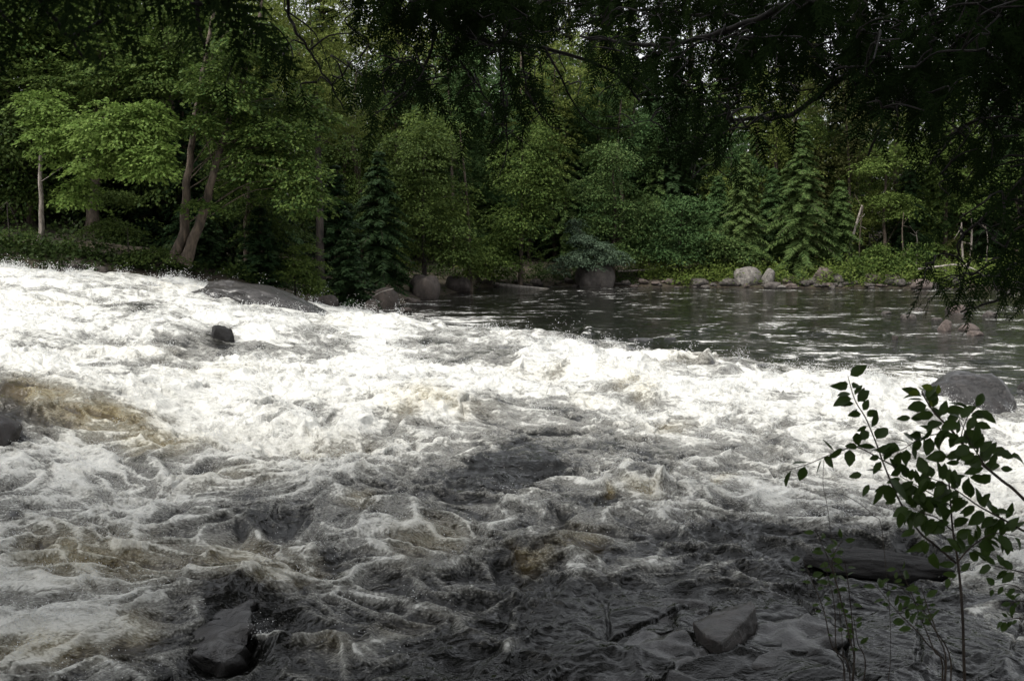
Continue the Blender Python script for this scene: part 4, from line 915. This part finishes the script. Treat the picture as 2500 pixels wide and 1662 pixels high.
SG = """
7 7 5 8 3 3 6 7 6 7 8 9 9 9 8 9 9
7 6 4 8 2 1 6 8 6 8 8 9 9 9 9 9 9
5 4 3 8 2 0 5 7 7 7 7 8 9 9 9 9 9
3 2 3 8 2 0 2 6 6 5 6 8 9 9 9 9 9
1 1 2 5 3 1 4 5 5 4 6 7 9 8 9 9 9
0 1 1 2 2 3 6 5 5 4 5 6 7 5 9 8 9
0 0 0 1 1 2 6 5 5 3 5 8 5 3 9 7 9
0 0 0 0 0 1 2 2 5 2 3 8 3 0 7 7 8
0 0 0 0 0 0 0 1 4 0 2 7 3 0 3 7 8
0 0 0 0 0 0 0 0 2 0 1 6 1 0 1 6 7
0 0 0 0 0 0 0 0 0 0 1 4 0 0 0 4 6
0 0 0 0 0 0 0 0 0 0 0 1 0 0 0 3 5
0 0 0 0 0 0 0 0 0 0 0 0 0 0 0 2 5
0 0 0 0 0 0 0 0 0 0 0 0 0 0 0 1 4
0 0 0 0 0 0 0 0 0 0 0 0 0 0 0 2 6
0 0 0 0 0 0 0 0 0 0 0 0 0 0 0 5 7
0 0 0 0 0 0 0 0 0 0 0 0 0 0 0 3 5
0 0 0 0 0 0 0 0 0 0 0 0 0 0 0 0 0
"""
SG = np.array([[float(c) for c in r.split()] for r in SG.strip().splitlines()])
SG[5:13, 9:] *= .82; SG[:3, 6:12] = np.minimum(9, SG[:3, 6:12] + 1.2)
# boughs: (tree, points (u, v, depth), radius)
BOUGHS = [
 ('R', [(1240, -120, 4.6), (1000, -10, 5.2), (900, 40, 5.4), (842, 76, 5.5), (815, 98, 5.5), (792, 114, 5.5), (770, 118, 5.6), (738, 120, 5.8), (704, 138, 6), (690, 170, 6)], .022),
 ('R', [(1240, -260, 5), (930, -60, 5.4), (800, 0, 5.6), (740, 25, 5.8), (690, 41, 6), (650, 45, 6.2), (620, 42, 6.3), (580, 36, 6.5)], .026),
 ('R', [(1240, -20, 4.4), (1090, 110, 4.6), (1030, 175, 4.7), (990, 212, 4.8), (962, 235, 4.9)], .02),
 ('R', [(1260, 150, 6.3), (1120, 235, 6.5), (1050, 275, 6.6), (1000, 298, 6.7), (960, 312, 6.8)], .02),
 ('R', [(1240, -200, 4.6), (1040, -30, 4.9), (960, 40, 5), (915, 85, 5.1), (885, 120, 5.2), (868, 155, 5.3)], .02),
 ('R', [(1240, -330, 6.4), (980, -80, 6.6), (830, -10, 6.8), (720, 15, 7), (640, 10, 7.3), (560, 30, 7.5)], .022),
 ('R', [(1240, -140, 5.6), (1100, 20, 5.7), (1020, 90, 5.8), (960, 130, 5.9), (930, 165, 6)], .02),
 ('C', [(500, -420, 3.6), (420, -120, 5), (428, 0, 6), (456, 26, 6.1), (483, 40, 6.2), (520, 44, 6.3), (560, 52, 6.5), (610, 70, 6.8), (640, 100, 7)], .026),
 ('C', [(400, -420, 3.6), (300, -120, 5), (288, 0, 5.6), (296, 30, 5.6), (312, 55, 5.6), (328, 80, 5.6), (345, 110, 5.6)], .013),
 ('C', [(434, 20, 6.05), (432, 46, 6), (422, 72, 6), (410, 92, 6), (394, 106, 5.9), (375, 112, 5.9)], .011),
 ('C', [(498, 41, 6.25), (501, 70, 6.2), (503, 100, 6.2), (507, 130, 6.2), (505, 160, 6.2), (498, 178, 6.2)], .008),
 ('C', [(460, 60, 6.1), (478, 85, 6.1), (490, 105, 6.1)], .008), ('C', [(545, 48, 6.4), (560, 75, 6.4), (575, 105, 6.5), (600, 128, 6.6), (650, 120, 6.8)], .009),
 ('C', [(520, 44, 6.3), (528, 90, 6.4), (545, 120, 6.4), (570, 135, 6.5)], .008),
 ('L', [(60, -300, 1.8), (20, -100, 2.1), (30, -20, 2.3), (60, 25, 2.35), (85, 60, 2.4)], .010),
 ('L', [(240, -300, 1.8), (205, -100, 2.1), (195, -30, 2.3), (198, 15, 2.35), (205, 50, 2.4)], .010),
 ('L', [(-80, -200, 2.0), (-40, -60, 2.3), (-10, 0, 2.4), (20, 30, 2.45)], .010),
]
TR = {'R': ('dark hemlock whose heavy boughs hang across the right of the view', (5.6, 3.2), 13), 'C': ('hemlock whose bare curving limbs and tufts hang over the middle', (.6, -2.2), 14), 'L': ('nearest hemlock with large soft dark fronds at the upper left', (-3.2, -1.0), 11)}
roots = {}
for k, (lab, (x, y), h) in TR.items():
    z0 = gz(x, y) if y < 4 else 0.0
    t = thing('hemlock_tree', lab, 'tree', (x, y, z0)); roots[k] = (t, np.array([x, y, z0]))
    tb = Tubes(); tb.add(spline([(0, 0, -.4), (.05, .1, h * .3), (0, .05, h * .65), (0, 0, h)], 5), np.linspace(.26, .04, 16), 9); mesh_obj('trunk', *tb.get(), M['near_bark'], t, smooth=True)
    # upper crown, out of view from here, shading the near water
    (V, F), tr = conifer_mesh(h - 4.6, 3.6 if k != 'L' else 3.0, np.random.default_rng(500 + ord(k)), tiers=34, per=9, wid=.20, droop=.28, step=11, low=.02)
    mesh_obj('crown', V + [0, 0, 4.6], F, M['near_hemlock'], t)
bpts = []; 
for tk, pts, r in BOUGHS:
    w = np.array([P(*q) for q in pts]); w = spline(w, 7)
    w += np.stack([perlin(np.arange(len(w)) * .35, np.full(len(w), r * 1e4 + pts[0][0]), 5) * .012, 0 * w[:, 0], perlin(np.arange(len(w)) * .35, np.full(len(w), r * 2e4 + pts[0][1]), 6) * .014], 1)
    bpts.append(w)
# sprays grown outward from the boughs
cand = []
for jv in range(SG.shape[0]):
    for iu in range(17):
        n = SG[jv, iu]
        near = iu <= 3
        cnt = (3.4 if near else 34) * (n / 9) ** 2.0 + (.0 if near else .25 * (n > 1))
        for _ in range(int(cnt + RNG.random())):
            cand.append((iu * 64 + RNG.uniform(-36, 36), -18 + jv * 20 + RNG.uniform(-12, 12), near))
for _ in range(170): cand.append((RNG.uniform(430, 1000), RNG.uniform(-30, 22), False))
for _ in range(260): cand.append((RNG.uniform(-120, 1140), RNG.uniform(-110, -20), False))
for _ in range(90): cand.append((RNG.uniform(1040, 1180), RNG.uniform(-20, 330), False))
nodes_p = np.concatenate(bpts); nodes_b = np.concatenate([np.full(len(w), k) for k, w in enumerate(bpts)])
vis = np.concatenate([np.arange(len(w)) > len(w) * .22 for w in bpts]); nodes_p = nodes_p[vis]; nodes_b = nodes_b[vis]
npx, npv = project(nodes_p[:, 0], nodes_p[:, 1], nodes_p[:, 2])
tree_of = np.array([BOUGHS[k][0] for k in range(len(BOUGHS))])
sprays = {k: [] for k in range(len(BOUGHS))}; twigs = {k: Tubes() for k in range(len(BOUGHS))}
order = []
for (u, v, near) in cand:
    ok = (tree_of[nodes_b] == 'L') if near and u < 235 else (tree_of[nodes_b] != 'L')
    d = np.hypot(npx - u, (npv - (v - 22)) * 1.0) + np.where(ok, 0, 1e5); k = int(np.argmin(d)); order.append((d[k], u, v, k))
order.sort(key=lambda q: q[0])
NP, NB = list(nodes_p), list(nodes_b); PX = list(npx); PVV = list(npv)
for d0, u, v, k0 in order:
    bk = nodes_b[k0]; L_ = tree_of[bk] == 'L'
    y = nodes_p[k0][1] + RNG.normal(0, .10 if L_ else .40)
    base = P(u, v - (50 if L_ else 15) , max(1.9, y))
    arr = np.array(NP); same = np.array(NB) == bk
    dd = np.linalg.norm((arr - base) * [1, .7, 1], axis=1) + np.where(same, 0, 1e5) + np.where(arr[:, 2] < base[2] - .12, .35, 0); q = int(np.argmin(dd)); a_ = arr[q]
    mid = (a_ + base) / 2 + np.array([RNG.normal(0, .03), RNG.normal(0, .03), .12 * np.linalg.norm(base - a_)])
    if np.linalg.norm(base - a_) > .02: twigs[bk].add(spline([a_, mid, base], 3), np.linspace(.006, .003, 7), 4)
    NP.append(base); NB.append(bk)
    out = base - a_; out[2] = 0; out = out / (np.linalg.norm(out) + .05)
    dr = unit(out * .5 + RNG.normal(0, .55, 3) * [1, .8, .3] + np.array([0, 0, -.75]))
    nr = unit(RNG.normal(0, .5, 3) + np.array([0, -.55, .55])); sx = unit(np.cross(dr, nr)); nr = np.cross(sx, dr)
    R = np.stack([sx, dr, nr], 1); sc = RNG.uniform(.7, 1.35) * (.74 if L_ else .62)
    Vs, Fs = SPR[RNG.integers(3)]
    sprays[bk].append((Vs * sc) @ R.T + base)
    sprays[bk][-1] = (sprays[bk][-1], Fs)
for k, (tk, pts, r) in enumerate(BOUGHS):
    t, org = roots[tk]
    tb = Tubes(); w = bpts[k] - org; tb.add(w, np.linspace(r, r * .3, len(w)), 7)
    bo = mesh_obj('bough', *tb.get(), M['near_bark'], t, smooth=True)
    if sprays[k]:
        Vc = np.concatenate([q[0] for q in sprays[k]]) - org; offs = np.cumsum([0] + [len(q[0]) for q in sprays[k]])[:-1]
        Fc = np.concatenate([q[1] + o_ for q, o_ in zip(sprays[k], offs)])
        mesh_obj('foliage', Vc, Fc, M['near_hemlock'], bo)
    if twigs[k].V:
        Vt, Ft = twigs[k].get(); mesh_obj('twigs', Vt - org, Ft, M['near_bark'], bo)['kind'] = 'stuff'
# more trees of the near bank behind the lens: their shade lies on the near water
for k, (x, y, pk, sc) in enumerate([(-9.5, .2, 8, .95), (-6.0, -1.5, 8, 1.05), (-2.2, -3.0, 8, 1.1), (2.2, -3.4, 8, 1.05), (6.2, -1.6, 8, 1.), (10.2, .4, 8, .95), (14, 1.5, 8, .95), (-13.5, 1.0, 8, 1.), (6.5, -8, 8, 1.3), (-.5, -8, 8, 1.3), (-7, -6.5, 8, 1.25), (-12, -4, 8, 1.2), (-18, 1., 8, 1.05), (-8.2, 2.9, 8, .95), (-12, 3.2, 8, 1.0), (-4.3, 2.2, 8, 1.05), (4.6, 1.6, 8, 1.05), (.3, -.9, 8, 1.1)]):
    place_proto(pk, (x, y, gz(x, y) - .1), sc, k * 1.3, 'tall tree of the near bank behind the viewer', 'near bank trees behind the viewer')

# ------------------------------------------------------------------ leafy shrub at the near right
def leaf_blade(seed, fold=.18, curl=.15):
    r = np.random.default_rng(seed); V, F = [], []
    n = 7
    for k in range(n + 1):
        t = k / n; w = .28 * math.sin(math.pi * min(1, t ** .82)) ** .85 * (1 + .05 * (-1) ** k) if 0 < k < n else 0
        zc = -curl * t * t
        V += [(-w, t, zc + fold * w), (0, t, zc), (w, t, zc + fold * w)]
    for k in range(n):
        i0 = k * 3
        F += [(i0, i0 + 1, i0 + 4, i0 + 3), (i0 + 1, i0 + 2, i0 + 5, i0 + 4)]
    V += [(0, -.18, 0), (.012, 0, 0), (-.012, 0, 0)]; q = len(V); F.append((q - 3, q - 2, q - 1))
    return V, F
LEAFM = {}
for nm, mt in (('g', 'shrub'), ('y', 'shrub_yellow')):
    for s, (fo, cu) in enumerate([(.18, .12), (.35, .25), (.08, .02), (.25, -.1)]):
        Vv, Ff = leaf_blade(s, fo, cu); o = mesh_obj('leaf', np.array(Vv), Ff, M[mt], smooth=True); LEAFM[(nm, s)] = o.data; bpy.data.objects.remove(o)
def put_leaf(parent, org, p, direc, ln, facing=None, kind='g'):
    o = bpy.data.objects.new('leaf', LEAFM[(kind, random.randrange(4))]); COL.objects.link(o); o.parent = parent
    d = Vector(direc).normalized(); n = Vector(facing if facing is not None else (random.gauss(0, .35), -.55 + random.gauss(0, .4), .75 + random.gauss(0, .3)))
    x = d.cross(n).normalized(); n = x.cross(d).normalized()
    from mathutils import Matrix
    m3 = Matrix((x, d, n)).transposed()
    o.rotation_euler = m3.to_euler(); o.location = tuple(float(q) for q in (np.asarray(p) - org)); o.scale = (ln * random.uniform(.72, 1.2), ln, ln * random.uniform(.4, 2.2)); o.rotation_euler.rotate_axis('Y', random.gauss(0, .35))
    return o
def cu(x, y): return 696.3 + x * .2121, 348.2 + y * .2121
def stem(parent, org, pts, r0, r1, mat='twig'):
    w = spline(np.array(pts), 6); tb = Tubes(); tb.add(w - org, np.linspace(r0, r1, len(w)), 6); mesh_obj('stem', *tb.get(), M[mat], parent, smooth=True); return w
def cpath(pts, y0, y1=None):
    y1 = y0 if y1 is None else y1; n = len(pts); return [P(*cu(*q), y0 + (y1 - y0) * k / max(1, n - 1)) for k, q in enumerate(pts)]
org = np.array([1.56, 3.05, gz(1.56, 3.05)])
sh = thing('shrub', 'broad-leaved dark shrub leaning in from the right over the near water', 'shrub', org)
W = {}
gr = lambda u, y: np.array([(u - 512) / FPX * y, y, gz((u - 512) / FPX * y, y)])
W['A'] = stem(sh, org, [org + [0, 0, 0]] + cpath([(1265, 1560), (1255, 1250), (1235, 1020), (1210, 860), (1200, 740), (1190, 600)], 3.05, 3.1), .0055, .0022)
far = np.array([2.35, 3.0, gz(2.35, 3.0)])
W['B'] = stem(sh, org, [far, P(1110, 590, 3.0)] + cpath([(1545, 710), (1440, 620), (1300, 500), (1200, 380), (1130, 310), (1085, 245), (1062, 200)], 3.0, 3.1), .0062, .002)
W['E'] = stem(sh, org, cpath([(1225, 1010), (1120, 920), (1050, 860), (960, 720), (890, 560), (850, 450), (800, 330), (760, 265), (740, 220), (715, 130)], 3.1, 3.2), .0045, .0012)
W['F'] = stem(sh, org, cpath([(1000, 590), (880, 525), (760, 465), (680, 480), (600, 512), (520, 545), (400, 580)], 3.15, 3.2), .003, .0010)
W['G'] = stem(sh, org, cpath([(1440, 620), (1370, 560), (1330, 500), (1290, 440), (1240, 330)], 3.0, 2.95), .003, .001)
W['H'] = stem(sh, org, cpath([(1545, 860), (1440, 800), (1330, 740), (1260, 690), (1180, 640), (1080, 600)], 3.0, 3.05), .004, .0012)
W['I'] = stem(sh, org, cpath([(1200, 380), (1140, 400), (1060, 420), (980, 470), (930, 490)], 3.08, 3.15), .0025, .001)
W['J'] = stem(sh, org, cpath([(1200, 740), (1120, 690), (1030, 640), (960, 600)], 3.1, 3.15), .0028, .001)
W['K'] = stem(sh, org, cpath([(1210, 860), (1140, 800), (1060, 770), (1000, 740)], 3.1, 3.1), .0028, .001)
W['L'] = stem(sh, org, cpath([(1300, 500), (1250, 420), (1290, 300), (1330, 280)], 3.02, 3.0), .0022, .001)
W['M'] = stem(sh, org, cpath([(1545, 1055), (1460, 1035), (1370, 1015)], 3., 3.05), .0025, .001)
W['N'] = stem(sh, org, cpath([(1235, 1000), (1300, 930), (1400, 870), (1500, 880)], 3.05, 3.), .003, .001)
def leaves_along(par, org, w, n, lmin, lmax, f0=.15, kind='g', hang=.45):
    for k in range(n):
        f = f0 + (1 - f0) * (k + random.random() * .6) / n; i_ = min(len(w) - 2, int(f * (len(w) - 1))); p = w[i_] + (w[i_ + 1] - w[i_]) * random.random()
        t = unit(w[i_ + 1] - w[i_]); sg = 1 if k % 2 else -1
        side = np.array([t[2], 0, -t[0]]) * sg
        d = side * random.uniform(.6, 1.) + t * random.uniform(.2, .8) + np.array([0, random.gauss(0, .35), -hang * random.random()])
        put_leaf(par, org, p + unit(d) * .008, d, random.uniform(lmin, lmax) * 1.25, kind=kind)
for key, n, a_, b_ in (('A', 18, .035, .055), ('B', 26, .035, .055), ('E', 34, .028, .055), ('F', 7, .04, .06), ('G', 16, .035, .055), ('H', 38, .035, .055), ('I', 18, .035, .055), ('J', 22, .035, .05), ('K', 22, .035, .055), ('L', 10, .035, .055), ('M', 8, .03, .045), ('N', 20, .035, .055)):
    leaves_along(sh, org, W[key], n, a_, b_, .45 if key in 'AB' else .12)
# leaves that stand out: (x, y of the stalk, direction in the picture, length)
for (x, y, dx, dy, ln, kd) in [(510, 555, -.25, 1, .052, 'g'), (690, 470, -.9, .45, .062, 'g'), (760, 462, -1, 0, .05, 'g'), (600, 512, .7, .55, .05, 'g'), (880, 640, -.45, 1, .075, 'g'), (905, 640, .2, 1, .075, 'g'), (910, 610, .55, .95, .095, 'g'), (815, 640, -.4, .6, .045, 'g'),
 (1010, 330, 1, -.15, .05, 'g'), (1010, 325, -1, .1, .045, 'g'), (1115, 190, -.6, -.15, .04, 'y'), (1140, 215, 0, -1, .032, 'y'), (1050, 208, -1, .05, .035, 'y'), (1100, 280, .05, -.7, .03, 'y'), (1320, 350, 1, .35, .05, 'g'), (1230, 400, -.4, .8, .055, 'g'), (1180, 505, -1, .1, .06, 'g'), (1240, 535, -1, .1, .042, 'g'),
 (1290, 605, 1, 0, .05, 'g'), (1355, 550, 1, 0, .055, 'g'), (1435, 565, 1, .05, .035, 'g'), (1460, 480, -.5, .05, .05, 'g'), (1480, 510, 1, .1, .055, 'g'), (1420, 490, 1, .2, .06, 'g'), (1360, 520, -1, .1, .07, 'g'), (780, 590, -1, .2, .045, 'g'), (1180, 300, 1, -.3, .06, 'g'), (1250, 300, 1, -.35, .055, 'g'), (1100, 370, -.3, .9, .06, 'g'),
 (1360, 880, .1, 1, .085, 'g'), (1120, 960, .1, 1, .065, 'g'), (1085, 905, -.1, 1, .05, 'g'), (960, 770, .1, .8, .06, 'g'), (1370, 830, .4, 1, .06, 'g'), (1190, 1080, -.2, .8, .035, 'g')]:
    p = P(*cu(x, y), 3.08); put_leaf(sh, org, p, (dx, random.uniform(-.2, .1), -dy), ln, (random.gauss(0, .2), -.9, .35), kd)
# thin young plants below it
for (lab, nm, base_u, y0, paths, lv) in [
 ('thin young shrub with bare stems and small green leaves, left of the broad-leaved shrub', 'young_shrub', 850, 3.15, [[(725, 1560), (640, 1400), (600, 1230), (540, 1080), (500, 980)], [(735, 1560), (720, 1350), (680, 1180), (640, 1040), (610, 960), (560, 850)], [(700, 1560), (660, 1420), (650, 1200), (600, 1000)], [(740, 1560), (735, 1300), (715, 1100), (700, 1000)], [(790, 1560), (760, 1380), (740, 1260)], [(680, 1180), (640, 1000), (690, 900)]], 9),
 ('young shrub with several dark stems and small leaves in front of the low rock shelf', 'young_shrub', 941, 3.0, [[(1170, 1560), (1120, 1420), (1060, 1270), (1000, 1120), (950, 1030)], [(1160, 1560), (1080, 1380), (1010, 1300), (940, 1230), (850, 1120)], [(1175, 1560), (1130, 1330), (1090, 1220), (1060, 1120)], [(1200, 1560), (1110, 1300), (1040, 1200), (900, 1060)]], 11),
 ('leafy sprig at the right edge below the broad-leaved shrub', 'sprig', 1040, 3.0, [[(1640, 1560), (1600, 1300), (1545, 1150), (1470, 1110), (1380, 1130)], [(1600, 1300), (1530, 1270), (1440, 1280)], [(1600, 1240), (1540, 1190), (1470, 1200)]], 7),
 ('pair of bare hair-thin stems rising left of the broad-leaved shrub', 'bare_stem', 845, 3.25, [[(690, 1600), (660, 1100), (620, 760), (598, 640), (602, 520)], [(900, 1600), (880, 900), (830, 780), (700, 690), (600, 680)]], 0)]:
    o0 = np.array([(base_u - 512) / FPX * y0, y0, 0.]); o0[2] = gz(o0[0], o0[1])
    t = thing(nm, lab, 'plant', o0)
    for k, pth in enumerate(paths):
        pts = cpath(pth, y0 + random.uniform(-.05, .05), y0 + random.uniform(-.1, .15))
        if pth[0][1] > 1500: pts = [o0 + [random.uniform(-.03, .03), 0, 0]] + pts
        w = stem(t, o0, pts, .0032 if lv else .0012, .0009)
        if lv: leaves_along(t, o0, w, lv + (2 if k == 1 else 0), .016, .034, .55)
